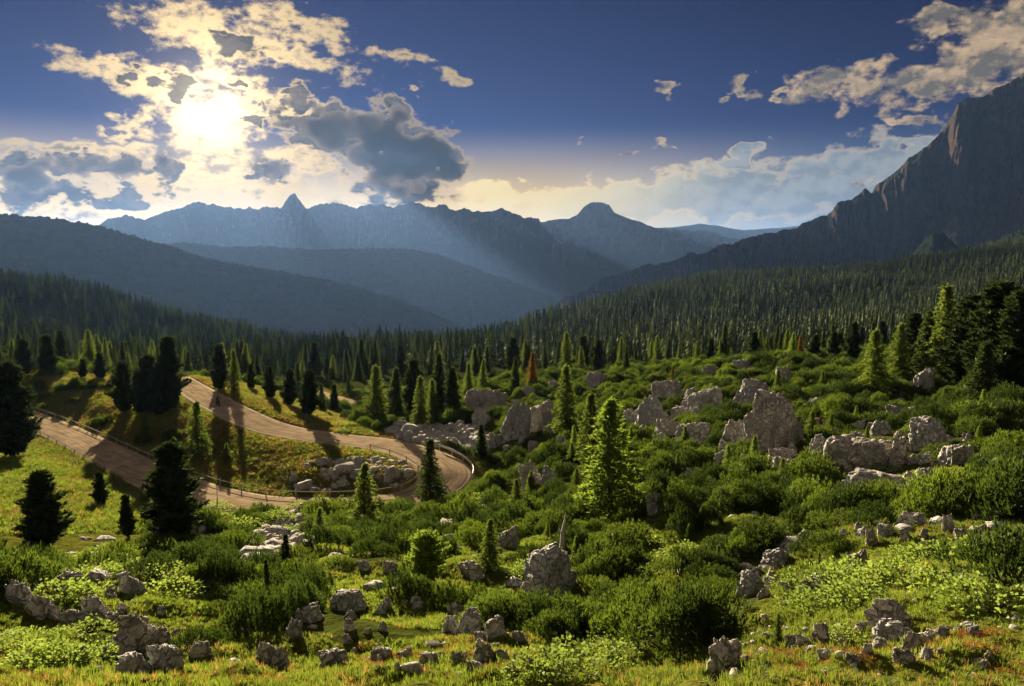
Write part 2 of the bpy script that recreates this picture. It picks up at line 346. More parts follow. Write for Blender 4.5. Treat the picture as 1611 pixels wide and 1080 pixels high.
M['mugo_dark'] = leaf_mat('dark_mountain_pine_needles', RGB(0.014, 0.034, 0.008), RGB(0.036, 0.062, 0.012), RGB(0.06, 0.10, 0.014), 0.4)
M['mugo_fresh'] = leaf_mat('fresh_mountain_pine_needles', RGB(0.035, 0.07, 0.010), RGB(0.075, 0.115, 0.014), RGB(0.15, 0.22, 0.02), 0.45)
M['forest'] = leaf_mat('forest_needles', RGB(0.006, 0.014, 0.005), RGB(0.015, 0.029, 0.008), RGB(0.013, 0.026, 0.007), 0.18)
M['forest_larch'] = leaf_mat('forest_larch_needles', RGB(0.02, 0.035, 0.009), RGB(0.035, 0.052, 0.012), RGB(0.045, 0.07, 0.013), 0.3)
M['leafy'] = leaf_mat('shrub_leaves', RGB(0.07, 0.11, 0.015), RGB(0.12, 0.16, 0.025), RGB(0.24, 0.33, 0.05), 0.5)
M['grass'] = leaf_mat('grass_blades', RGB(0.07, 0.115, 0.012), RGB(0.13, 0.17, 0.02), RGB(0.21, 0.28, 0.03), 0.5)
M['dry_grass'] = leaf_mat('dry_grass_blades', RGB(0.17, 0.13, 0.03), RGB(0.26, 0.17, 0.04), RGB(0.36, 0.25, 0.06), 0.5)
M['heath'] = leaf_mat('red_heath_leaves', RGB(0.12, 0.045, 0.015), RGB(0.20, 0.07, 0.02), RGB(0.28, 0.08, 0.02), 0.45)
M['bark'] = plain_mat('bark', (0.10, 0.075, 0.055), 0.95)
M['deadwood'] = plain_mat('bleached_wood', (0.40, 0.37, 0.33), 0.9)
M['metal'] = plain_mat('galvanised_steel', (0.50, 0.50, 0.48), 0.5, 0.4)
M['white'] = plain_mat('white_paint', (0.72, 0.70, 0.66), 0.6)
M['old_white'] = plain_mat('worn_road_paint', (0.40, 0.35, 0.29), 0.9)
M['black'] = plain_mat('black_paint', (0.03, 0.03, 0.03), 0.5)

# ------------------------------------------------------------------ terrain: slope angle seen from the viewpoint as a smooth surface over (azimuth, ln distance)
CTRL = [  # photo x, photo y, distance ahead in metres
    (60, 1065, 14), (420, 1068, 14), (800, 1068, 13.5), (1150, 1068, 12.5), (1560, 1062, 12),
    (60, 965, 24), (420, 965, 24), (800, 965, 23), (1150, 960, 21), (1400, 940, 19.5), (1570, 930, 19),
    (60, 880, 42), (300, 880, 42), (600, 885, 38), (900, 885, 36), (1150, 870, 32), (1380, 850, 27), (1570, 830, 26),
    (100, 800, 70), (270, 830, 66), (450, 822, 68), (620, 820, 68), (800, 800, 58), (1000, 790, 50), (1200, 780, 43), (1400, 770, 38), (1570, 760, 36),
    (800, 715, 92), (950, 715, 80), (1100, 710, 68), (1230, 715, 60), (1400, 715, 54), (1570, 700, 52),
    (760, 660, 120), (900, 650, 118), (1050, 640, 105), (1200, 630, 95), (1400, 630, 82), (1570, 620, 80),
    (800, 610, 165), (950, 595, 165), (1100, 575, 160), (1200, 567, 158), (1300, 563, 150), (1400, 575, 130), (1570, 560, 130),
    (100, 740, 95), (20, 720, 105), (60, 660, 132), (-60, 620, 161), (200, 730, 104), (280, 765, 92), (340, 783, 87), (420, 800, 82), (550, 797, 81), (640, 785, 83), (700, 740, 92),
    (600, 698, 103), (500, 688, 107), (420, 670, 113), (346, 636, 126), (290, 603, 146), (450, 745, 93), (560, 745, 92), (330, 700, 108),
    (230, 650, 128), (120, 610, 150), (60, 588, 165), (150, 590, 165), (220, 600, 160), (480, 645, 140), (600, 660, 130), (560, 636, 175), (420, 615, 170),
    (350, 590, 230), (200, 583, 230), (60, 575, 230), (560, 600, 230), (800, 590, 230), (1000, 578, 230), (1200, 570, 215), (1350, 560, 220),
    (700, 565, 350), (500, 575, 340), (560, 555, 600), (680, 545, 650), (300, 560, 420), (100, 560, 380), (100, 505, 600), (280, 530, 600),
    (10, 446, 800), (130, 456, 800), (250, 492, 800), (400, 530, 800), (520, 553, 800), (-150, 425, 800),
    (870, 502, 900), (1000, 470, 1200), (1100, 458, 1400), (1300, 449, 1500), (1500, 420, 1500), (1600, 395, 1500), (1750, 350, 1500),
    (770, 535, 700), (900, 540, 500), (1000, 530, 500), (1300, 510, 600), (1500, 490, 500), (1650, 465, 500), (1200, 540, 350), (1450, 530, 300), (1600, 520, 300),
    (870, 560, 1300), (1000, 540, 1800), (1300, 520, 2200), (1600, 470, 2300), (560, 620, 1100), (300, 580, 1100), (10, 520, 1100), (700, 620, 1200), (100, 640, 1700), (600, 680, 2300), (900, 640, 2300), (-150, 520, 1200),
]
def ctrl_arrays():
    A, L, Q = [], [], []
    for px, py, Y in CTRL:
        d = ray(px, py); d = d / d[1] * Y; r = math.hypot(d[0], d[1]); A.append(math.atan2(d[0], d[1])); L.append(math.log(r)); Q.append(d[2] / r)
    for a in (-1.0, -0.6, -0.3, 0, 0.3, 0.6, 1.0):
        for r, z in ((2.0, -2.0), (6.0, -4.2)): A.append(a); L.append(math.log(r)); Q.append(z / r)
    for a in (-math.pi, -2.4, -1.7, 1.7, 2.4, math.pi):
        for r, z in ((2.0, -1.9), (8, -2.2), (30, -2.0 if abs(a) > 2 else -6), (150, -3 if a > 0 else -18), (800, 20 if a > 0 else -60), (2300, 60 if a > 0 else -200)):
            A.append(a); L.append(math.log(r)); Q.append(z / r)
    return np.array(A) * 2.2, np.array(L), np.array(Q)
cA, cL, cQ = ctrl_arrays()
def tps_kernel(d2): return 0.5 * d2 * np.log(d2 + 1e-12)
_n = len(cA)
_K = tps_kernel((cA[:, None] - cA[None]) ** 2 + (cL[:, None] - cL[None]) ** 2) + np.eye(_n) * 2e-4
_P = np.stack([np.ones(_n), cA, cL], 1)
_S = np.linalg.solve(np.block([[_K, _P], [_P.T, np.zeros((3, 3))]]), np.concatenate([cQ, np.zeros(3)]))
def base_slope(az, lr):
    sh = az.shape; a = az.ravel() * 2.2; l = lr.ravel(); out = np.zeros(a.size)
    for i in range(0, a.size, 20000):
        s = slice(i, i + 20000)
        out[s] = tps_kernel((a[s, None] - cA) ** 2 + (l[s, None] - cL) ** 2) @ _S[:_n] + _S[_n] + _S[_n + 1] * a[s] + _S[_n + 2] * l[s]
    return out.reshape(sh)

# road centre lines through photo pixels with their distances
def catmull(P, n=12):
    P = np.array(P, float); P = np.vstack([2 * P[0] - P[1], P, 2 * P[-1] - P[-2]]); o = []
    for i in range(1, len(P) - 2):
        for t in np.linspace(0, 1, n, endpoint=False):
            a, b, c, d = P[i - 1:i + 3]
            o.append(0.5 * ((2 * b) + (c - a) * t + (2 * a - 5 * b + 4 * c - d) * t * t + (3 * b - a - 3 * c + d) * t ** 3))
    o.append(P[-2]); return np.array(o)
def road_pts(L):
    o = []
    for px, py, Y in L:
        d = ray(px, py); o.append(d / d[1] * Y)
    return o
ROAD = catmull(road_pts([(215, 640, 200), (248, 606, 172), (270, 595, 155), (290, 605, 146), (346, 637, 126), (420, 671, 113), (500, 687, 107), (600, 699, 102), (665, 717, 96), (700, 740, 90), (690, 765, 86), (640, 785, 83),
                         (550, 795, 82), (420, 794, 83.5), (340, 781, 87), (280, 763, 92), (200, 729, 102.5), (120, 690, 117), (50, 660, 132), (-60, 622, 158), (-200, 585, 190)]), 14)
ROAD2 = catmull(road_pts([(480, 612, 215), (530, 627, 190), (575, 640, 180), (630, 655, 172)]), 10)
for R_ in (ROAD, ROAD2):
    for _ in range(6): R_[1:-1, 2] = (R_[:-2, 2] + 2 * R_[1:-1, 2] + R_[2:, 2]) / 4
ROAD_W = 2.9
def near_road(x, y, R_):
    d = np.full(x.shape, 1e9); h = np.zeros(x.shape)
    for i in range(0, len(R_)):
        dd = (x - R_[i, 0]) ** 2 + (y - R_[i, 1]) ** 2
        m = dd < d; d = np.where(m, dd, d); h = np.where(m, R_[i, 2], h)
    return np.sqrt(d), h

# polar terrain grid (fine in the direction of view)
az_f = np.linspace(-0.86, 0.86, 560); az_b = np.concatenate([np.linspace(0.86, math.pi, 36)[1:], ])
AZ = np.concatenate([-az_b[::-1], az_f, az_b])
LR = np.concatenate([np.linspace(math.log(1.2), math.log(9), 22)[:-1], np.linspace(math.log(9), math.log(260), 400)[:-1], np.linspace(math.log(260), math.log(2400), 120)])
GA, GL = np.meshgrid(AZ, LR)
GR = np.exp(GL); GX = GR * np.sin(GA); GY = GR * np.cos(GA)
GQ = base_slope(GA, GL); GZ = GQ * GR
PXg, PYg = project(GX, np.maximum(GY, 0.5), GZ)
POLY = {
 'left': [(-200, 690), (60, 690), (130, 715), (240, 790), (240, 850), (140, 880), (-200, 870)],
 'infield': [(280, 640), (340, 650), (420, 690), (640, 712), (652, 745), (600, 782), (420, 784), (330, 765), (285, 740)],
 'knoll': [(-200, 575), (295, 590), (290, 650), (240, 740), (60, 640), (-200, 640)],
 'verge': [(290, 590), (420, 610), (560, 665), (600, 690), (500, 680), (400, 650)],
 'bottom': [(-200, 1040), (500, 1036), (560, 1020), (860, 1025), (900, 1048), (1120, 1056), (1120, 1300), (-200, 1300)],
 'right': [(1120, 1300), (1130, 1040), (1210, 945), (1330, 915), (1330, 860), (1400, 810), (1800, 790), (1800, 1300)],
 'leftlow': [(-200, 985), (120, 1000), (140, 1090), (-200, 1090)],
 'redheath': [(560, 1010), (850, 1000), (860, 1070), (560, 1070)],
 'rubble1': [(470, 800), (500, 830), (490, 870), (400, 905), (380, 870), (420, 825)],
 'rubble2': [(600, 672), (740, 668), (770, 690), (750, 712), (640, 696)],
 'rubble3': [(440, 730), (560, 722), (650, 728), (640, 765), (560, 780), (450, 770)],
}
def mask(names, px, py):
    r = np.zeros(np.shape(px), bool)
    for n in names: r |= in_poly(px, py, POLY[n])
    return r
front = GY > 1
mead = (mask(['left', 'infield', 'knoll', 'verge', 'bottom', 'right', 'leftlow'], PXg, PYg) & front).astype(float)
dry = (mask(['knoll', 'verge', 'infield', 'redheath'], PXg, PYg) & front).astype(float)
stony = (mask(['rubble1', 'rubble2', 'rubble3'], PXg, PYg) & front).astype(float)
def soft(a, k=3):
    for _ in range(k):
        b = a.copy(); b[1:-1, 1:-1] = (a[:-2, 1:-1] + a[2:, 1:-1] + a[1:-1, :-2] + a[1:-1, 2:] + 2 * a[1:-1, 1:-1]) / 6; a = b
    return a
mead, dry, stony = soft(mead, 5), soft(dry, 6), soft(stony, 4)
# relief
amp = sstep(5, 20, GR) * (1 - 0.75 * mead)
rel = fbm(GX / 9, GY / 9, 4, 3) * 2.6 * amp + fbm(GX / 2.2, GY / 2.2, 4, 9) * 0.7 * sstep(6, 14, GR) * (0.35 + 0.65 * (1 - mead)) + fbm(GX / 70, GY / 70, 3, 5) * 10 * sstep(180, 400, GR) * (1 - sstep(1200, 2400, GR))
tuss = np.abs(fbm(GX / 1.3, GY / 1.3, 3, 31)) * 0.9 * mead * (1 - sstep(180, 260, GR))
GZ = GZ + rel + tuss
for R_, w in ((ROAD, ROAD_W), (ROAD2, 2.2)):
    sel = (GR > 60) & (GR < 260) & (GY > 0)
    d, h = near_road(GX[sel], GY[sel], R_)
    t = 1 - sstep(w + 0.6, w + 7.0, d)
    z = GZ[sel] * (1 - t) + (h - 0.12) * t
    z = np.where(d < w + 0.5, h - 0.22, z); GZ[sel] = z
    s2 = mead[sel]; mead[sel] = np.where(d < w + 3.0, 1.0, s2); q2 = dry[sel]; dry[sel] = np.where(d < w + 2.5, 1.0, q2)
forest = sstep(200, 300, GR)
def ground_z(x, y):
    x = np.asarray(x, float); y = np.asarray(y, float)
    a = np.arctan2(x, y); l = np.log(np.maximum(np.hypot(x, y), 1.21))
    i = np.clip(np.searchsorted(LR, l) - 1, 0, len(LR) - 2); j = np.clip(np.searchsorted(AZ, a) - 1, 0, len(AZ) - 2)
    fi = np.clip((l - LR[i]) / (LR[i + 1] - LR[i]), 0, 1); fj = np.clip((a - AZ[j]) / (AZ[j + 1] - AZ[j]), 0, 1)
    return (GZ[i, j] * (1 - fi) + GZ[i + 1, j] * fi) * (1 - fj) + (GZ[i, j + 1] * (1 - fi) + GZ[i + 1, j + 1] * fi) * fj
_rr = np.exp(np.linspace(math.log(9), math.log(2300), 1400))
def hit(px, py):
    """first point where the photo's line of sight meets the ground"""
    a, s = az_slope(px, py)
    x = _rr * math.sin(a); y = _rr * math.cos(a); q = ground_z(x, y) / _rr
    k = np.nonzero(q >= s)[0]
    if len(k) == 0: k = [int(np.argmax(q[_rr < 400]))]
    r = _rr[k[0]]
    return np.array((r * math.sin(a), r * math.cos(a), float(ground_z(r * math.sin(a), r * math.cos(a))))), r
def visible(x, y, z, lift=1.0):
    """line of sight from the viewpoint, vectorised over a few samples"""
    r = np.hypot(x, y); ok = np.ones(x.shape, bool); s = (z + lift) / r
    for t in np.linspace(0.1, 0.98, 40):
        ok &= ground_z(x * t, y * t) / (r * t) <= s + 1e-4
    return ok

nr, nc = GA.shape
V = np.stack([GX.ravel(), GY.ravel(), GZ.ravel()], 1)
idx = np.arange(nr * nc).reshape(nr, nc)
Fq = np.stack([idx[:-1, :-1], idx[:-1, 1:], idx[1:, 1:], idx[1:, :-1]], -1).reshape(-1, 4)
V = np.vstack([V, [[0, 0, -1.75]]])
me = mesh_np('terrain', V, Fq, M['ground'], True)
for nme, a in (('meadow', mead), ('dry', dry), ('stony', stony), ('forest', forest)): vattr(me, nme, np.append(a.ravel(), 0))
terrain = tag(link('terrain', me), 'green mountainside falling from the viewpoint to the forested valley', 'terrain', kind='structure')
bmt = bmesh.new(); vs = [bmt.verts.new((1.2 * math.sin(a), 1.2 * math.cos(a), float(z))) for a, z in zip(AZ[:-1], GZ[0, :-1])]; bmt.faces.new(vs)
me2 = bpy.data.meshes.new('viewpoint_ground'); bmt.to_mesh(me2); bmt.free(); me2.materials.append(M['ground'])
link('viewpoint_ground', me2, terrain)

# ------------------------------------------------------------------ roads
def ribbon(R_, offs, zoff, name, mat, across=True):
    T = np.gradient(R_[:, :2], axis=0); T /= np.linalg.norm(T, axis=1)[:, None]; Nn = np.stack([-T[:, 1], T[:, 0]], 1)
    rows = []
    for o, zo in zip(offs, zoff):
        rows.append(np.concatenate([R_[:, :2] + Nn * o, R_[:, 2:3] + zo], 1))
    V = np.concatenate(rows); n = len(R_); k = len(offs)
    idx = np.arange(n * k).reshape(k, n); Fq = np.stack([idx[:-1, :-1], idx[1:, :-1], idx[1:, 1:], idx[:-1, 1:]], -1).reshape(-1, 4)[:, ::-1]
    me = mesh_np(name, V, Fq, mat, True)
    w = max(abs(o) for o in offs); s = np.concatenate([[0], np.cumsum(np.linalg.norm(np.diff(R_[:, :2], axis=0), axis=1))])
    vattr(me, 'across', np.repeat(np.array(offs) / w, n)); vattr(me, 'along', np.tile(s, k))
    return me
offs = [-ROAD_W - 0.9, -ROAD_W - 0.3, -ROAD_W, -1.9, -0.9, 0, 0.9, 1.9, ROAD_W, ROAD_W + 0.3, ROAD_W + 0.9]
zof = [-0.6, -0.12, 0.0, 0.03, 0.05, 0.06, 0.05, 0.03, 0.0, -0.12, -0.6]
road = tag(link('road', ribbon(ROAD, offs, zof, 'road', M['road'])), 'worn pass road bending back through a hairpin between grassy banks', 'road', kind='structure')
link('edge_line', ribbon(ROAD, [-2.70, -2.60], [0.012, 0.016], 'edge_line', M['old_white']), road)
link('edge_line', ribbon(ROAD, [2.60, 2.70], [0.016, 0.012], 'edge_line', M['old_white']), road)
road2 = tag(link('road', ribbon(ROAD2, [-2.9, -2.4, -2.1, 0, 2.1, 2.4, 2.9], [-0.6, -0.1, 0, 0.04, 0, -0.1, -0.6], 'lower_road', M['road'])), 'short grey stretch of road glimpsed between the conifers below the hairpin', 'road', kind='structure')

# ------------------------------------------------------------------ mountains
def interp_crest(C, n):
    C = np.array(C, float); s = np.linspace(C[0, 0], C[-1, 0], n)
    return s, np.interp(s, C[:, 0], C[:, 1]), np.interp(s, C[:, 0], C[:, 2])
def mountain(name, C, label, prof, base_r, base_z, back, mat, n=400, m=60, jag=0.0, rib=0.0, ribf=0.02, lump=0.0, lumpf=0.002, seed=1, scree=None, tree=0.0, treef=0.1):
    px, py, Y = interp_crest(C, n)
    A = np.zeros(n); Rc = np.zeros(n); Zc = np.zeros(n)
    for i in range(n):
        d = ray(px[i], py[i]); d = d / d[1] * Y[i]; A[i] = math.atan2(d[0], d[1]); Rc[i] = math.hypot(d[0], d[1]); Zc[i] = d[2]
    arc = np.concatenate([[0], np.cumsum(np.abs(np.diff(A)) * Rc[1:])])
    Zc = Zc + fbm(arc * ribf, arc * 0, 5, seed, 0.6) * jag
    pr = np.array(prof, float); v = np.linspace(0, 1, m)
    tt = np.interp(v, np.linspace(0, 1, len(pr)), pr[:, 0]); hh = np.interp(v, np.linspace(0, 1, len(pr)), pr[:, 1])
    base_r = np.broadcast_to(np.asarray(base_r, float), (n,)) if np.ndim(base_r) else np.full(n, float(base_r))
    rows_r = base_r[None] + (Rc - base_r)[None] * tt[:, None]
    rows_z = base_z + (Zc - base_z)[None] * hh[:, None]
    VV = np.repeat(v[:, None], n, 1); ar = np.repeat(arc[None], m, 0)
    env = np.sin(np.pi * np.clip(VV, 0, 1)) ** 0.7
    if rib:
        rg = 1 - np.abs(2 * fbm(ar * ribf + 0.3 * fbm(ar * 0.004, rows_z * 0.01, 2, seed + 3), rows_z * ribf * 0.22, 5, seed + 5, 0.6)) * 2
        st = sstep(0.42, 0.62, VV) * (0.55 + 0.45 * (1 - sstep(0.9, 1.0, VV)))
        rows_r = rows_r - (rg - 0.5) * rib * st
        rows_z = rows_z + fbm(ar * ribf * 0.8, rows_z * ribf * 1.2, 4, seed + 8) * rib * 0.5 * st * (1 - sstep(0.92, 1, VV))
    if lump:
        rows_z = rows_z + fbm(ar * lumpf, rows_r * lumpf, 5, seed + 11) * lump * env
        rows_z = rows_z + (0.5 - np.abs(fbm(ar * lumpf * 2.5, rows_r * lumpf * 0.6, 4, seed + 21)) * 2) * lump * 0.35 * env
    if tree:
        rows_z = rows_z + _hash(np.floor(ar * treef), np.floor(rows_r * treef), seed) * tree
    # back slope
    kb = 8; tb = np.linspace(0, 1, kb + 1)[1:]
    rb = Rc[None] + back * tb[:, None]; zb = Zc[None] + (base_z - Zc)[None] * tb[:, None]
    RR = np.vstack([rows_r, rb]); ZZ = np.vstack([rows_z, zb]); AA = np.repeat(A[None], m + kb, 0)
    V = np.stack([RR * np.sin(AA), RR * np.cos(AA), ZZ], -1).reshape(-1, 3)
    idx = np.arange((m + kb) * n).reshape(m + kb, n)
    Fq = np.stack([idx[:-1, :-1], idx[:-1, 1:], idx[1:, 1:], idx[1:, :-1]], -1).reshape(-1, 4)
    me = mesh_np(name, V, Fq, mat, False)
    if scree is not None:
        s = np.zeros_like(ZZ); s[:m] = scree(ar, VV, np.repeat(px[None], m, 0)); vattr(me, 'scree', s.ravel())
    return tag(link(name, me), label, 'mountain', kind='structure')
GREEN = (0.045, 0.06, 0.022); ROCK = (0.13, 0.12, 0.12)
smooth_prof = [(0, 0), (0.2, 0.10), (0.4, 0.27), (0.6, 0.5), (0.8, 0.76), (1, 1)]
wall_prof = [(0, 0), (0.3, 0.18), (0.55, 0.38), (0.7, 0.5), (0.8, 0.62), (0.88, 0.75), (0.95, 0.9), (1, 1)]
MM1 = mountain_mat('wooded_ridge', GREEN, (0.12, 0.12, 0.07), 0.2, 0.5, 0.004, bumpd=12)
MMS = mountain_mat('dark_wood', (0.016, 0.024, 0.010), (0.03, 0.03, 0.02), 0.1, 0.4, 0.02, bumpd=8)
MM3 = mountain_mat('far_limestone_range', (0.05, 0.06, 0.03), ROCK, 0.45, 0.8, 0.0016, bumpd=40)
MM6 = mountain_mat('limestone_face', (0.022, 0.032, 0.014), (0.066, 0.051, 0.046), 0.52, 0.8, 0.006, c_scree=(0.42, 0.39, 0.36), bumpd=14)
mountain('ridge', [(-420, 300, 2800), (-200, 318, 2800), (10, 340, 2800), (60, 342, 2800), (100, 347, 2800), (160, 358, 2800), (250, 385, 2800), (330, 410, 2750), (450, 430, 2700), (560, 453, 2650), (640, 478, 2600), (700, 504, 2600), (760, 530, 2600), (860, 575, 2600)],
         'long wooded ridge fading into haze at left above the near forest', smooth_prof, 1500, -420, 1200, MM1, 620, 110, jag=8, ribf=0.02, lump=70, lumpf=0.002, seed=11, tree=9, treef=0.12)
mountain('ridge', [(160, 400, 4600), (250, 386, 4600), (290, 382, 4600), (350, 390, 4600), (420, 389, 4600), (500, 395, 4600), (580, 391, 4600), (640, 392, 4600), (690, 402, 4600), (760, 428, 4500), (830, 453, 4400), (880, 474, 4400), (960, 520, 4400)],
         'second hazy wooded ridge sloping down towards the valley centre', smooth_prof, 2700, -430, 1200, MM1, 420, 70, jag=10, ribf=0.01, lump=110, lumpf=0.0014, seed=23, tree=9, treef=0.08)
mountain('mountain', [(40, 372, 8500), (150, 352, 8500), (200, 338, 8500), (225, 344, 8500), (245, 341, 8500), (268, 332, 8500), (285, 325, 8500), (318, 321, 8500), (345, 327, 8500), (372, 331, 8500), (392, 322, 8500), (415, 326, 8500), (442, 330, 8500), (449, 320, 8500), (455, 311, 8500), (464, 310, 8500), (472, 316, 8500), (482, 327, 8500),
                      (500, 322, 8500), (530, 319, 8500), (560, 325, 8500), (620, 321, 8500), (690, 323, 8500), (740, 335, 8500), (790, 330, 8500), (825, 344, 8500), (848, 350, 8500), (858, 366, 8400), (880, 380, 8300), (920, 394, 8200), (960, 404, 8000), (1010, 430, 8000), (1080, 470, 8000)],
         'jagged blue mountain range along the skyline below the sun', wall_prof, 5600, -480, 2500, MM3, 640, 90, jag=120, rib=120, ribf=0.008, lump=170, lumpf=0.0009, seed=31)
mountain('mountain', [(780, 372, 10000), (840, 352, 10000), (890, 345, 10000), (908, 336, 10000), (918, 325, 10000), (930, 321, 10000), (945, 320, 10000), (958, 324, 10000), (968, 337, 10000), (990, 345, 10000), (1010, 352, 10000), (1050, 361, 10000), (1100, 364, 10000), (1160, 374, 10000), (1190, 388, 10000), (1260, 410, 10000)],
         'flat-topped peak standing alone above the valley on the skyline', wall_prof, 8700, -480, 1500, MM3, 300, 60, jag=70, rib=130, ribf=0.005, lump=160, lumpf=0.0007, seed=41)
mountain('mountain', [(940, 372, 13000), (1000, 362, 13000), (1060, 358, 13000), (1100, 351, 13000), (1130, 356, 13000), (1170, 363, 13000), (1230, 358, 13000), (1300, 352, 13000), (1400, 348, 13000)],
         'pale farthest hills just above the horizon right of the flat-topped peak', smooth_prof, 11000, -480, 2000, MM3, 160, 30, jag=50, ribf=0.002, lump=160, lumpf=0.0005, seed=51)
def scree6(ar, v, px):
    n = fbm(ar * 0.02, v * 2.0, 4, 77)
    return sstep(0.05, 0.22, n) * sstep(0.22, 0.36, v) * (1 - sstep(0.46, 0.58, v)) * sstep(1080, 1180, px)
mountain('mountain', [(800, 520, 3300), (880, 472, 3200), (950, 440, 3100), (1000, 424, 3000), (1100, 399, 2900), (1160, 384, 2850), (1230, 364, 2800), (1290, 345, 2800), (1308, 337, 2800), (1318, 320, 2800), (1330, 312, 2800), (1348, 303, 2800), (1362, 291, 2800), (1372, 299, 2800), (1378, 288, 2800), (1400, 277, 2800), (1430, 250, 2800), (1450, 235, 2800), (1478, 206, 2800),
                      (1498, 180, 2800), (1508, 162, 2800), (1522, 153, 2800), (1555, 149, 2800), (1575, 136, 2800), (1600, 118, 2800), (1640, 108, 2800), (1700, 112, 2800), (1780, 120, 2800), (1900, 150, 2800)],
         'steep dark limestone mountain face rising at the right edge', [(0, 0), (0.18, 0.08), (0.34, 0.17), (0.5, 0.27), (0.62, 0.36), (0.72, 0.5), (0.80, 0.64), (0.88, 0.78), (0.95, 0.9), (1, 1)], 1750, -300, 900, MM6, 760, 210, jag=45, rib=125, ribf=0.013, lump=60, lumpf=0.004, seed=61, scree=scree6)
# dark wooded spur in front of the face
mountain('hill', [(1330, 452, 1900), (1400, 425, 1900), (1440, 398, 1900), (1468, 368, 1900), (1485, 372, 1900), (1515, 398, 1900), (1545, 392, 1900), (1580, 374, 1900), (1620, 356, 1900), (1700, 330, 1900), (1850, 320, 1900)],
         'dark wooded spur in front of the limestone face', smooth_prof, 1450, -120, 400, MMS, 240, 60, jag=10, ribf=0.03, lump=14, lumpf=0.01, seed=71, tree=10, treef=0.14)
# valley floor out to the horizon
bm = bmesh.new(); bmesh.ops.create_grid(bm, x_segments=40, y_segments=40, size=20500)
me = bpy.data.meshes.new('valley_floor'); bm.to_mesh(me); bm.free(); me.materials.append(MM1)
tag(link('valley_ground', me, loc=(0, 0, -485)), 'flat valley floor far below, lost in haze', 'ground', kind='structure')

# ------------------------------------------------------------------ haze
def haze():
    bm = bmesh.new(); bmesh.ops.create_cube(bm, size=1.0)
    bmesh.ops.scale(bm, vec=(42000, 42000, 552 + 630), verts=bm.verts)
    me = bpy.data.meshes.new('haze'); bm.to_mesh(me); bm.free()
    m, nt, out = new_mat('haze_air'); v = N(nt, 'ShaderNodeVolumePrincipled')
    v.inputs['Color'].default_value = (0.22, 0.42, 0.95, 1); v.inputs['Density'].default_value = HAZE_DENSITY; v.inputs['Anisotropy'].default_value = 0.42
    lk(nt, v.outputs[0], out.inputs['Volume']); me.materials.append(m)
    tag(link('haze', me, loc=(0, 0, (630 - 552) / 2)), 'pale blue haze filling the valley air', 'haze', kind='stuff')
HAZE_DENSITY = 2.0e-5
haze()

# ------------------------------------------------------------------ plant and rock meshes
def tuft_tris(P, D, L, W, n, spread, R):
    """n slender triangles at every point P, pointing along D with some spread"""
    P = np.repeat(P, n, 0); D = np.repeat(D, n, 0); k = len(P)
    d = D + R.normal(0, spread, (k, 3)); d /= np.linalg.norm(d, axis=1)[:, None] + 1e-9
    s = np.cross(d, R.normal(0, 1, (k, 3))); s /= np.linalg.norm(s, axis=1)[:, None] + 1e-9
    ll = (L * R.uniform(0.7, 1.25, k))[:, None]; ww = (W * R.uniform(0.7, 1.2, k))[:, None]
    b = P - d * ll * 0.2
    V = np.stack([b - s * ww, b + s * ww, P + d * ll], 1).reshape(-1, 3)
    return V, np.arange(len(V)).reshape(-1, 3)
def tube(pts, rad, sides=6):
    pts = np.array(pts, float); V = []; Fc = []
    for i, (p, r) in enumerate(zip(pts, rad)):
        t = pts[min(i + 1, len(pts) - 1)] - pts[max(i - 1, 0)]; t /= np.linalg.norm(t) + 1e-9
        a = np.cross(t, (0.3, 0.9, 0.1)); a /= np.linalg.norm(a) + 1e-9; b = np.cross(t, a)
        for k in range(sides):
            w = 2 * math.pi * k / sides; V.append(p + r * (a * math.cos(w) + b * math.sin(w)))
    for i in range(len(pts) - 1):
        for k in range(sides):
            k2 = (k + 1) % sides; Fc.append((i * sides + k, i * sides + k2, (i + 1) * sides + k2)); Fc.append((i * sides + k, (i + 1) * sides + k2, (i + 1) * sides + k))
    return np.array(V), np.array(Fc)
def join(parts):
    V = []; Fc = []; o = 0
    for v, f in parts: V.append(v); Fc.append(f + o); o += len(v)
    return np.concatenate(V), np.concatenate(Fc)
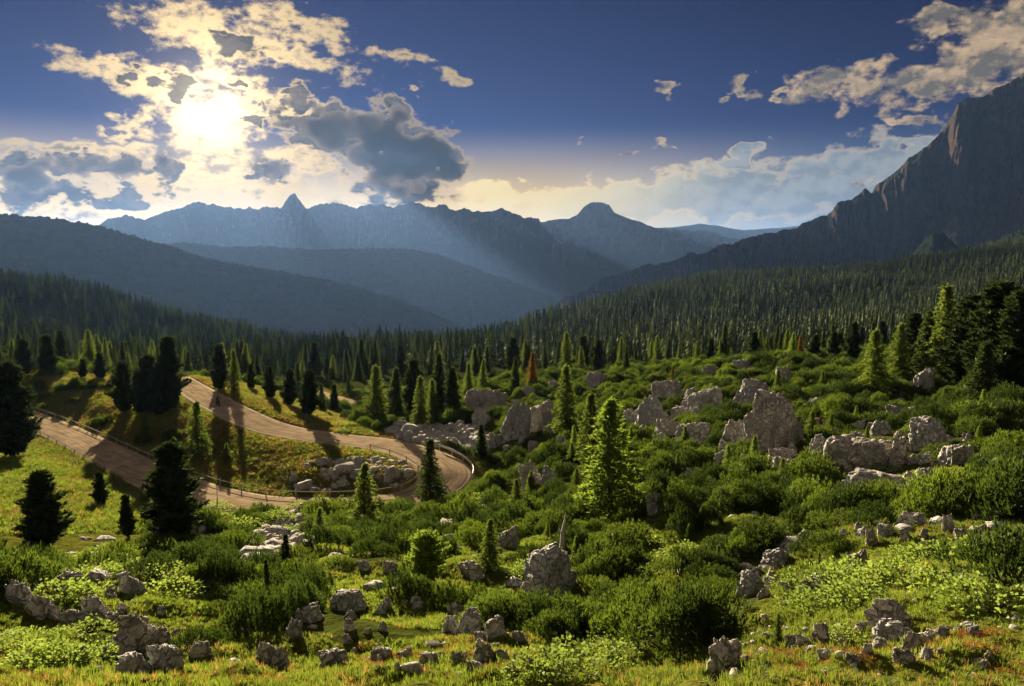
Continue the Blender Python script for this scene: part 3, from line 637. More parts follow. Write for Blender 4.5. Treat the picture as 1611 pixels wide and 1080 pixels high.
def conifer(kind, seed, nb=120, detail=1.0):
    """unit-height tree; returns trunk mesh and crown mesh data"""
    R = np.random.default_rng(seed)
    h = 1.0
    cfg = {'larch': dict(r=0.20, z0=0.04, up=0.10, curve=-0.25, L=0.036, W=0.0075, sp=0.9, n=3, pw=0.85),
           'spruce': dict(r=0.17, z0=0.03, up=-0.05, curve=0.0, L=0.040, W=0.0105, sp=0.6, n=3, pw=0.85),
           'pine': dict(r=0.215, z0=0.03, up=0.42, curve=0.2, L=0.046, W=0.0115, sp=0.55, n=4, pw=0.5),
           'bushy': dict(r=0.42, z0=0.03, up=0.75, curve=-0.1, L=0.06, W=0.012, sp=0.8, n=3, pw=0.45)}[kind]
    bend = R.normal(0, 0.012, 2)
    def axis(z): return np.array((bend[0] * math.sin(z * 3), bend[1] * math.sin(z * 2.3), z))
    trunk = [tube([axis(z) for z in (-0.03, 0.0, 0.1, 0.3, 0.6, 0.85, 0.98)], [0.028, 0.021, 0.017, 0.014, 0.009, 0.005, 0.001], 6)]
    P = []; D = []
    lopsided = R.uniform(0, 6.28)
    for i in range(nb):
        t = (i + R.uniform(0, 1)) / nb; t = t ** 1.05
        z = cfg['z0'] + t * (0.97 - cfg['z0']); a = i * 2.39996 + R.normal(0, 0.3)
        if kind == 'pine': prof = (1 - t) ** 0.5 * min(1.0, 0.62 + t * 1.6) * (0.88 + 0.2 * math.sin(t * 17 + seed))
        elif kind == 'bushy': prof = (1 - t) ** 0.5 * min(1, 0.45 + 2 * t)
        else: prof = (1 - t) ** cfg['pw'] * min(1.0, 0.7 + t * 2.0)
        L = cfg['r'] * prof * R.uniform(0.62, 1.15) * (1 + 0.12 * math.cos(a - lopsided)) + 0.012
        d = np.array((math.cos(a), math.sin(a), 0)); side = np.array((-math.sin(a), math.cos(a), 0))
        k = max(2, int(L / 0.024 * detail)); b0 = axis(z); end = None
        for j in range(k + 1):
            s = L * (0.18 + 0.82 * j / k); zz = cfg['up'] * s + cfg['curve'] * s * s / cfg['r']
            p = b0 + d * s + np.array((0, 0, zz)); end = p
            dirn = d * (0.6 if kind in ('pine', 'bushy') else 0.9) + np.array((0, 0, {'larch': 0.45, 'spruce': -0.05, 'pine': 0.75, 'bushy': 0.9}[kind]))
            P.append(p + R.normal(0, 0.006, 3)); D.append(dirn)
            w = 0.36 * (L - s) + 0.008
            for q in (-1, 1):
                if R.uniform() < 0.9: P.append(p + side * q * w * R.uniform(0.3, 1.0) + R.normal(0, 0.008, 3)); D.append(dirn + side * q * 0.6)
        if i % 2 == 0: trunk.append(tube([b0, (b0 + end) / 2 + np.array((0, 0, -0.002)), end], [0.0042 * (1 - t) + 0.001, 0.0022, 0.0006], 3))
    P.append(axis(0.99)); D.append(np.array((0, 0, 1.0)))
    V, Fc = tuft_tris(np.array(P), np.array(D), cfg['L'] / detail ** 0.5, cfg['W'] / detail ** 0.5, cfg['n'], cfg['sp'], R)
    return join(trunk), (V, Fc)
def far_conifer(seed, slim):
    R = np.random.default_rng(seed); V = []; Fc = []
    nl = 11
    for i in range(nl):
        z = 0.10 + 0.84 * i / nl; r = slim * (1 - i / nl) ** 0.85 * R.uniform(0.85, 1.1) + 0.012; n = 8; a0 = R.uniform(0, 6)
        for k in range(n):
            a = a0 + 2 * math.pi * k / n + R.normal(0, 0.12); rr = r * R.uniform(0.65, 1.2); w = 0.42
            b = len(V)
            V += [(0.25 * r * math.cos(a - w), 0.25 * r * math.sin(a - w), z + 0.075), (rr * math.cos(a - w * 0.35), rr * math.sin(a - w * 0.35), z - 0.03 * R.uniform(0, 2)), (rr * math.cos(a + w * 0.35), rr * math.sin(a + w * 0.35), z - 0.03), (0.25 * r * math.cos(a + w), 0.25 * r * math.sin(a + w), z + 0.075)]
            Fc += [(b, b + 1, b + 2), (b, b + 2, b + 3)]
    b = len(V); V += [(0.02, 0, 0.9), (-0.01, 0.017, 0.9), (-0.01, -0.017, 0.9), (0, 0, 1.0)]; Fc += [(b, b + 1, b + 3), (b + 1, b + 2, b + 3), (b + 2, b, b + 3)]
    return np.array(V), np.array(Fc)
def mugo(seed, shoots=300, rad=1.0, ht=0.85):
    R = np.random.default_rng(seed); P = []; D = []
    lob = R.uniform(0, 6.28, 3)
    for i in range(shoots):
        a = R.uniform(0, 6.283); u = math.sqrt(R.uniform(0, 1))
        rr = rad * u * (1 + 0.18 * math.sin(2 * a + lob[0]) + 0.12 * math.sin(3 * a + lob[1]) + 0.08 * math.sin(5 * a + lob[2]))
        z = ht * (1 - u ** 2.6) * (0.62 + 0.5 * R.uniform()) + 0.05 + 0.16 * math.sin(a * 3 + u * 6 + lob[0]) * u
        if R.uniform() < 0.18: z *= R.uniform(0.4, 0.9)
        P.append((rr * math.cos(a), rr * math.sin(a), z)); D.append((0.45 * u * math.cos(a), 0.45 * u * math.sin(a), 1.0))
    P = np.array(P); D = np.array(D); D /= np.linalg.norm(D, axis=1)[:, None]
    parts = []
    for k, (o, L, n, sp) in enumerate(((0.0, 0.14, 5, 0.85), (0.10, 0.15, 5, 0.33))):
        parts.append(tuft_tris(P + D * o, D, L, 0.018, n, sp, R))
    return join(parts)
def branches(seed, n=9, rad=0.8, ht=0.6):
    R = np.random.default_rng(seed); ps = []
    for i in range(n):
        a = R.uniform(0, 6.28); u = R.uniform(0.4, 1)
        ps.append(tube([(0, 0, -0.1), (rad * 0.45 * u * math.cos(a), rad * 0.45 * u * math.sin(a), 0.12), (rad * 0.85 * u * math.cos(a), rad * 0.85 * u * math.sin(a), ht * (1 - 0.5 * u))], [0.04, 0.026, 0.008], 4))
    return join(ps)
def leafy(seed, n=520):
    R = np.random.default_rng(seed); P = R.normal(0, 1, (n, 3)); P /= np.linalg.norm(P, axis=1)[:, None]; P[:, 2] = np.abs(P[:, 2])
    P *= R.uniform(0.45, 1.0, (n, 1)) ** 0.5; P[:, 2] *= 0.85; D = P + np.array((0, 0, 0.5)) + R.normal(0, 0.5, (n, 3))
    P = P * (1 + 0.25 * np.sin(P[:, :1] * 5 + seed) * np.cos(P[:, 1:2] * 4))
    D /= np.linalg.norm(D, axis=1)[:, None]; s = np.cross(D, R.normal(0, 1, (n, 3))); s /= np.linalg.norm(s, axis=1)[:, None]
    L = R.uniform(0.09, 0.16, (n, 1)); w = L * 0.36
    V = np.stack([P, P + D * L * 0.5 + s * w, P + D * L, P + D * L * 0.5 - s * w], 1).reshape(-1, 3); b = np.arange(n) * 4
    return V, np.concatenate([np.stack([b, b + 1, b + 2], 1), np.stack([b, b + 2, b + 3], 1)])
def grass_tuft(seed, n=16, h=0.22, spread=0.16):
    R = np.random.default_rng(seed); V = []; Fc = []
    for i in range(n):
        a = R.uniform(0, 6.28); r = spread * math.sqrt(R.uniform()) * 0.8; x, y = r * math.cos(a), r * math.sin(a)
        lean = R.uniform(0.1, 0.9); hh = h * R.uniform(0.5, 1.2); wd = 0.011 * R.uniform(0.8, 1.4); b = len(V)
        sx, sy = -math.sin(a) * wd, math.cos(a) * wd; lx, ly = math.cos(a) * lean * hh, math.sin(a) * lean * hh
        V += [(x - sx, y - sy, -0.03), (x + sx, y + sy, -0.03), (x + lx * .4 - sx * .7, y + ly * .4 - sy * .7, hh * .62), (x + lx * .4 + sx * .7, y + ly * .4 + sy * .7, hh * .62), (x + lx, y + ly, hh * 0.95)]
        Fc += [(b, b + 1, b + 3), (b, b + 3, b + 2), (b + 2, b + 3, b + 4)]
    return np.array(V), np.array(Fc)
def rock_data(seed, sub=4, flat=1.0, cuts=9):
    R = random.Random(seed); bm = bmesh.new(); bmesh.ops.create_icosphere(bm, subdivisions=sub, radius=1.0)
    planes = [(Vector((R.gauss(0, 0.18), R.gauss(0, 0.18), 1)).normalized(), R.uniform(0.5, 0.72))]
    a0 = R.uniform(0, 6.28)
    for i in range(cuts):
        a = a0 + 6.283 * i / cuts + R.gauss(0, 0.35)
        planes.append((Vector((math.cos(a), math.sin(a), R.uniform(-0.25, 0.75))).normalized(), R.uniform(0.52, 0.82)))
    off = Vector((R.uniform(0, 99), R.uniform(0, 99), R.uniform(0, 99))); strat = Vector((R.gauss(0, 0.4), R.gauss(0, 0.4), 1)).normalized()
    for v in bm.verts:
        p = v.co.copy() * 1.05
        p += 0.20 * mnoise.noise_vector(p * 1.3 + off)
        for n, d in planes:
            e = p.dot(n) - d
            if e > 0: p -= n * e * 0.9
        w_ = p + 0.12 * mnoise.noise_vector(p * 3 + off)
        c, q1 = mnoise.voronoi(w_ * 2.1 + off); crack = max(0.0, 0.15 - (c[1] - c[0])) / 0.15; cell = math.sin(q1[0].x * 91.7 + q1[0].y * 57.3 + q1[0].z * 33.1)
        c2, q2 = mnoise.voronoi(w_ * 4.6 + off); crack2 = max(0.0, 0.18 - (c2[1] - c2[0])) / 0.18; cell2 = math.sin(q2[0].x * 71.7 + q2[0].y * 47.3 + q2[0].z * 93.1)
        st = mnoise.noise(Vector((p.dot(strat) * 9, off.x, off.y)) + 0.6 * mnoise.noise_vector(p * 2))
        r1 = mnoise.noise(p * 3.1 + off); r3 = mnoise.fractal(p * 9 + off, 0.8, 2.0, 3)
        p *= 1 + 0.09 * r1 - 0.15 * crack - 0.05 * crack2 + 0.07 * cell + 0.03 * cell2 + 0.05 * st + 0.04 * r3
        v.co = p
    V = np.array([v.co[:] for v in bm.verts]); Fc = np.array([[v.index for v in f.verts] for f in bm.faces]); bm.free()
    m = np.percentile(np.abs(V[:, 0]), 97); V[:, :2] /= m; V[:, 2] /= np.percentile(V[:, 2], 98)
    return V, Fc
TREES = {}
def tree_meshes(kind, i, matk):
    key = (kind, i, matk)
    if key not in TREES:
        nb = {'larch': 150, 'spruce': 150, 'pine': 170, 'bushy': 120}[kind]
        t, c = conifer(kind, 100 + i * 7 + len(kind), nb)
        TREES[key] = (mesh_np(kind + '_trunk', *t, M['bark']), mesh_np(kind + '_crown', *c, M[matk]))
    return TREES[key]
ROCKS = [mesh_np('boulder', *rock_data(500 + i, 6 if i < 2 else 5, cuts=7 + i % 5), M['rock'] if i % 3 else M['rock_warm'], False) for i in range(14)]
SMALLROCKS = [mesh_np('stone', *rock_data(700 + i, 2, cuts=6), M['rock_warm'] if i % 2 else M['rock'], False) for i in range(6)]
def tipped(me):
    vattr(me, 'tip', np.tile([0, 0, 1.0], len(me.vertices) // 3)); return me
MUGO = [(tipped(mesh_np('mountain_pine_needles', *mugo(40 + i, 330), M[('mugo', 'mugo_dark', 'mugo_fresh', 'mugo_dark', 'mugo', 'mugo_dark')[i]])), mesh_np('mountain_pine_branches', *branches(60 + i), M['bark'])) for i in range(6)]
LEAFY = [(mesh_np('shrub_leaves', *leafy(80 + i), M['leafy']), mesh_np('shrub_branches', *branches(90 + i, 7, 0.7, 0.7), M['bark'])) for i in range(4)]

def put_tree(name, label, cat, loc, h, kind, i, matk, group=None, rz=None, wide=1.0):
    t, c = tree_meshes(kind, i, matk)
    e = link(name, None, loc=tuple(loc)); e.scale = (h * wide, h * wide, h); e.rotation_euler = (random.gauss(0, 0.02), random.gauss(0, 0.02), random.uniform(0, 6.28) if rz is None else rz)
    link('trunk', t, e); link('crown', c, e); tag(e, label, cat, group); return e
OCC = []    # (x, y, radius) already taken
FRONT = []  # open ground in front of rocks: no tall scrub there
def tree_at(px, base, top, kind, name, label, matk=None, group=None, cat='tree', wide=1.0, i=None):
    p, r = hit(px, base); depth = p[1] * CP - p[2] * SP
    h = (base - top) / F * depth * 1.03
    matk = matk or {'larch': 'larch', 'spruce': 'spruce', 'pine': 'pine', 'bushy': 'larch_bright'}[kind]
    OCC.append((p[0], p[1], h * 0.13)); 
    return put_tree(name, label, cat, p - np.array((0, 0, 0.05)), h, kind, (int(px) % 3) if i is None else i, matk, group, wide=wide)

# ------------------------------------------------------------------ single trees, named by what sets them apart
T = [
 (272, 852, 698, 'pine', 'stone_pine', 'large dark stone pine standing on the near verge and cutting across the lower road', dict(wide=1.4)),
 (265, 648, 533, 'pine', 'stone_pine', 'tallest round-topped stone pine at the end of the dark clump beside the upper road', dict(wide=1.1)),
 (236, 650, 562, 'pine', 'stone_pine', 'broad stone pine in the middle of the dark clump above the lower road', dict(wide=1.5)),
 (222, 652, 582, 'pine', 'stone_pine', 'shorter stone pine squeezed between the dark clump and the detached left one', dict(wide=1.2)),
 (252, 655, 575, 'pine', 'stone_pine', 'stone pine in front of the tallest one in the dark clump', dict(wide=1.2)),
 (196, 650, 572, 'pine', 'stone_pine', 'detached stone pine just left of the dark clump on the grassy knoll', dict(wide=1.25)),
 (158, 597, 556, 'pine', 'stone_pine', 'bushy stone pine on the skyline of the knoll, right of two', dict(wide=1.3)),
 (130, 596, 566, 'pine', 'stone_pine', 'small stone pine on the skyline of the knoll, left of two', dict(wide=1.2)),
 (76, 590, 529, 'pine', 'stone_pine', 'tall stone pine on the far left skyline of the knoll', dict(wide=1.2)),
 (38, 592, 536, 'pine', 'stone_pine', 'stone pine beside the left edge behind the knoll', dict(wide=1.4)),
 (20, 720, 572, 'pine', 'stone_pine', 'big shaded stone pine at the left edge where the lower road leaves', dict(wide=1.3)),
 (313, 722, 632, 'larch', 'larch_tree', 'airy larch on the bank between the two legs of the road', dict(wide=1.25)),
 (230, 700, 655, 'larch', 'larch_tree', 'short larch on the bank above the guard fence of the lower road', dict(wide=1.3)),
 (278, 745, 688, 'larch', 'larch_tree', 'young larch behind the top of the large verge stone pine', dict(wide=1.2)),
 (358, 728, 698, 'larch', 'larch_tree', 'little larch low in the grassy infield right of the airy larch', dict(wide=1.3)),
 (65, 868, 742, 'pine', 'stone_pine', 'dark ragged stone pine in the left meadow below the road', dict(wide=1.45)),
 (160, 798, 744, 'pine', 'stone_pine', 'short stone pine in the left meadow casting a shadow down the grass', dict(wide=1.15)),
 (202, 845, 778, 'pine', 'stone_pine', 'slim young stone pine in the meadow left of the large verge pine', dict(wide=0.95)),
 (345, 615, 544, 'pine', 'stone_pine', 'dark columnar stone pine beside the upper road where its shadow crosses', dict(wide=1.05)),
 (367, 617, 551, 'larch', 'larch_tree', 'pale larch touching the columnar stone pine by the upper road', dict(wide=1.0)),
 (395, 613, 574, 'pine', 'stone_pine', 'first of the small stone pines right of the pale roadside larch', dict()),
 (426, 628, 577, 'pine', 'stone_pine', 'stone pine above the middle of the upper road', dict(wide=1.1)),
 (455, 640, 582, 'pine', 'stone_pine', 'stone pine left of the darkest one above the upper road bend', dict(wide=1.1)),
 (469, 630, 571, 'spruce', 'spruce_tree', 'narrow spruce rising behind two stone pines above the upper road', dict()),
 (485, 655, 584, 'pine', 'stone_pine', 'darkest stone pine above the bend of the upper road', dict(wide=1.15)),
 (507, 650, 604, 'spruce', 'spruce_tree', 'small slim spruce right of the darkest roadside stone pine', dict()),
 (526, 652, 606, 'pine', 'stone_pine', 'thin stone pine left of the glimpsed lower road stretch', dict(wide=0.8)),
 (548, 622, 592, 'spruce', 'spruce_tree', 'spruce behind the glimpsed lower road stretch', dict()),
 (594, 668, 576, 'larch', 'larch_tree', 'full conical larch at the outer end of the hairpin grove', dict(wide=1.35)),
 (625, 660, 580, 'spruce', 'spruce_tree', 'spruce right of the conical larch in the hairpin grove', dict(wide=1.2)),
 (648, 655, 568, 'pine', 'stone_pine', 'dark stone pine in the hairpin grove', dict()),
 (662, 672, 592, 'larch', 'larch_tree', 'short larch at the front of the hairpin grove', dict(wide=1.1)),
 (678, 668, 598, 'larch', 'larch_tree', 'second short larch at the front of the hairpin grove', dict(wide=1.1)),
 (691, 650, 558, 'spruce', 'spruce_tree', 'tallest spruce of the hairpin grove', dict(wide=1.1)),
 (715, 655, 578, 'spruce', 'spruce_tree', 'dense spruce at the right end of the hairpin grove', dict(wide=1.3)),
 (738, 635, 572, 'larch', 'larch_tree', 'larch behind the rounded rock beyond the hairpin', dict()),
 (760, 620, 566, 'larch', 'larch_tree', 'thin larch on the slope left of the rust-coloured one', dict()),
 (810, 618, 562, 'spruce', 'spruce_tree', 'spruce next to the rust-coloured larch', dict()),
 (838, 616, 555, 'larch', 'larch_tree', 'rust-coloured larch above the pointed rocks', dict(matk='larch_orange')),
 (890, 690, 576, 'larch', 'larch_tree', 'tall larch in front of the slanted rocks left of centre', dict(wide=1.1)),
 (930, 745, 618, 'larch', 'larch_tree', 'slender larch just left of the largest larch', dict(wide=1.1)),
 (962, 815, 628, 'larch', 'larch_tree', 'largest bright larch in the middle of the slope', dict(wide=1.5, matk='larch_bright')),
 (942, 590, 536, 'pine', 'stone_pine', 'dark pointed stone pine on the crest above the central rocks', dict(wide=1.0)),
 (985, 588, 546, 'spruce', 'spruce_tree', 'spruce right of the dark pointed pine on the crest', dict()),
 (575, 835, 728, 'larch', 'larch_tree', 'soft green larch covering the road where it comes out of the hairpin', dict(wide=1.3)),
 (679, 800, 690, 'larch', 'larch_tree', 'dense larch standing before the hairpin bend', dict(wide=1.25, matk='spruce')),
 (758, 722, 668, 'spruce', 'spruce_tree', 'small spruce beside the outer guard rail of the hairpin', dict(wide=1.4)),
 (770, 898, 815, 'larch', 'larch_tree', 'small larch left of the moss-topped boulder', dict(wide=1.3)),
 (505, 852, 798, 'larch', 'larch_tree', 'young bright larch on the stony patch below the road', dict(wide=1.5, matk='larch_bright')),
 (450, 892, 838, 'spruce', 'spruce_tree', 'little spruce in the middle of the stony patch', dict(wide=1.3)),
 (421, 960, 876, 'spruce', 'spruce_tree', 'thin dark spruce sapling among the scrub at lower left', dict(wide=0.75)),
 (670, 920, 838, 'bushy', 'larch_tree', 'round bright yellow-green young larch in the lower centre', dict(wide=1.2)),
 (812, 812, 752, 'larch', 'larch_tree', 'young larch in the scrub above the small grey outcrop', dict(wide=1.2)),
 (1145, 745, 700, 'larch', 'larch_tree', 'small bright larch left of the foot of the biggest rock', dict(wide=1.4, matk='larch_bright')),
 (1187, 738, 686, 'larch', 'larch_tree', 'yellowish larch touching the foot of the biggest rock', dict(wide=1.2, matk='larch_bright')),
 (1223, 1010, 962, 'larch', 'larch_tree', 'tiny larch sapling in the grass at lower right', dict(wide=1.0)),
 (1068, 572, 545, 'larch', 'larch_tree', 'pale larch on the crest, leftmost of the row above the rocks', dict(wide=1.3)),
 (1097, 570, 537, 'larch', 'larch_tree', 'pale larch on the crest beside a dark pine', dict(wide=1.2)),
 (1118, 570, 534, 'pine', 'stone_pine', 'dark stone pine between the pale larches on the crest', dict()),
 (1187, 566, 523, 'pine', 'stone_pine', 'stone pine with open crown on the crest', dict(wide=1.2)),
 (1206, 566, 532, 'larch', 'larch_tree', 'bright larch right of the open-crowned pine on the crest', dict(wide=1.2)),
 (1245, 566, 525, 'larch', 'larch_tree', 'light green larch left of the small orange one on the crest', dict(wide=1.2, matk='larch_bright')),
 (1259, 566, 529, 'larch', 'larch_tree', 'small orange larch on the crest', dict(matk='larch_orange')),
 (1283, 566, 528, 'pine', 'stone_pine', 'rounded stone pine right of the small orange larch', dict(wide=1.2)),
 (1310, 565, 524, 'pine', 'stone_pine', 'second rounded stone pine right of the small orange larch', dict(wide=1.2)),
 (1340, 572, 508, 'pine', 'stone_pine', 'tall thin stone pine behind the feathery larch at right', dict(wide=0.9)),
 (1378, 622, 522, 'larch', 'larch_tree', 'feathery light green larch at right above the scrub', dict(wide=1.35, matk='larch_bright')),
 (1412, 600, 510, 'larch', 'larch_tree', 'larch leaning out of the dark stand at right', dict(wide=1.3)),
 (1436, 590, 495, 'pine', 'stone_pine', 'dark stone pine at the near end of the right-hand stand', dict(wide=1.2)),
 (1482, 605, 452, 'larch', 'larch_tree', 'tall larch in the middle of the right-hand stand', dict(wide=1.2)),
 (1458, 600, 490, 'spruce', 'spruce_tree', 'spruce under the tall larch of the right-hand stand', dict(wide=1.4)),
 (1520, 612, 468, 'pine', 'stone_pine', 'dark stone pine behind the lone grey rock at right', dict(wide=1.3)),
 (1560, 620, 448, 'pine', 'stone_pine', 'biggest dark stone pine at the right edge', dict(wide=1.5)),
 (1596, 625, 462, 'pine', 'stone_pine', 'dark stone pine cut by the right edge', dict(wide=1.4)),
 (1545, 640, 540, 'spruce', 'spruce_tree', 'low spruce at the foot of the biggest right-edge pine', dict(wide=1.5)),
 (1290, 690, 655, 'larch', 'larch_tree', 'tiny orange larch right of the biggest rock', dict(matk='larch_orange')),
 (1058, 600, 577, 'larch', 'larch_tree', 'tiny orange larch on the scrub slope above the grey rocks', dict(matk='larch_orange', wide=1.2)),
]
for (px, b, t, kind, nm, lab, kw) in T: tree_at(px, b, t, kind, nm, lab, **kw)

# ------------------------------------------------------------------ boulders
def rock_at(px, py, w, h, label, i=None, cat='rock', group=None, name='boulder', depth=1.0, tilt=None):
    base = py + h * 0.42; p, r = hit(px, base); dd = p[1] * CP - p[2] * SP
    W = w / F * dd * 0.5; H = h / F * dd * 1.0
    o = link(name, ROCKS[(int(px * 7 + py) if i is None else i) % len(ROCKS)], loc=(p[0], p[1] + W * 0.5 * depth, p[2] - H * 0.12))
    o.scale = (W, W * 0.8 * depth, H); o.rotation_euler = tilt or (random.gauss(0, 0.08), random.gauss(0, 0.1), random.choice((0, math.pi)) + random.gauss(0, 0.25))
    OCC.append((p[0], p[1] + W * 0.4, W * 0.75))
    if w >= 20:
        k = 1 / math.hypot(p[0], p[1])
        for q in (0.9, 1.8, 2.7, 3.6): FRONT.append((p[0] * (1 - q * k), p[1] * (1 - q * k), W * 0.72 + 0.15))
    tag(o, label, cat, group); return o
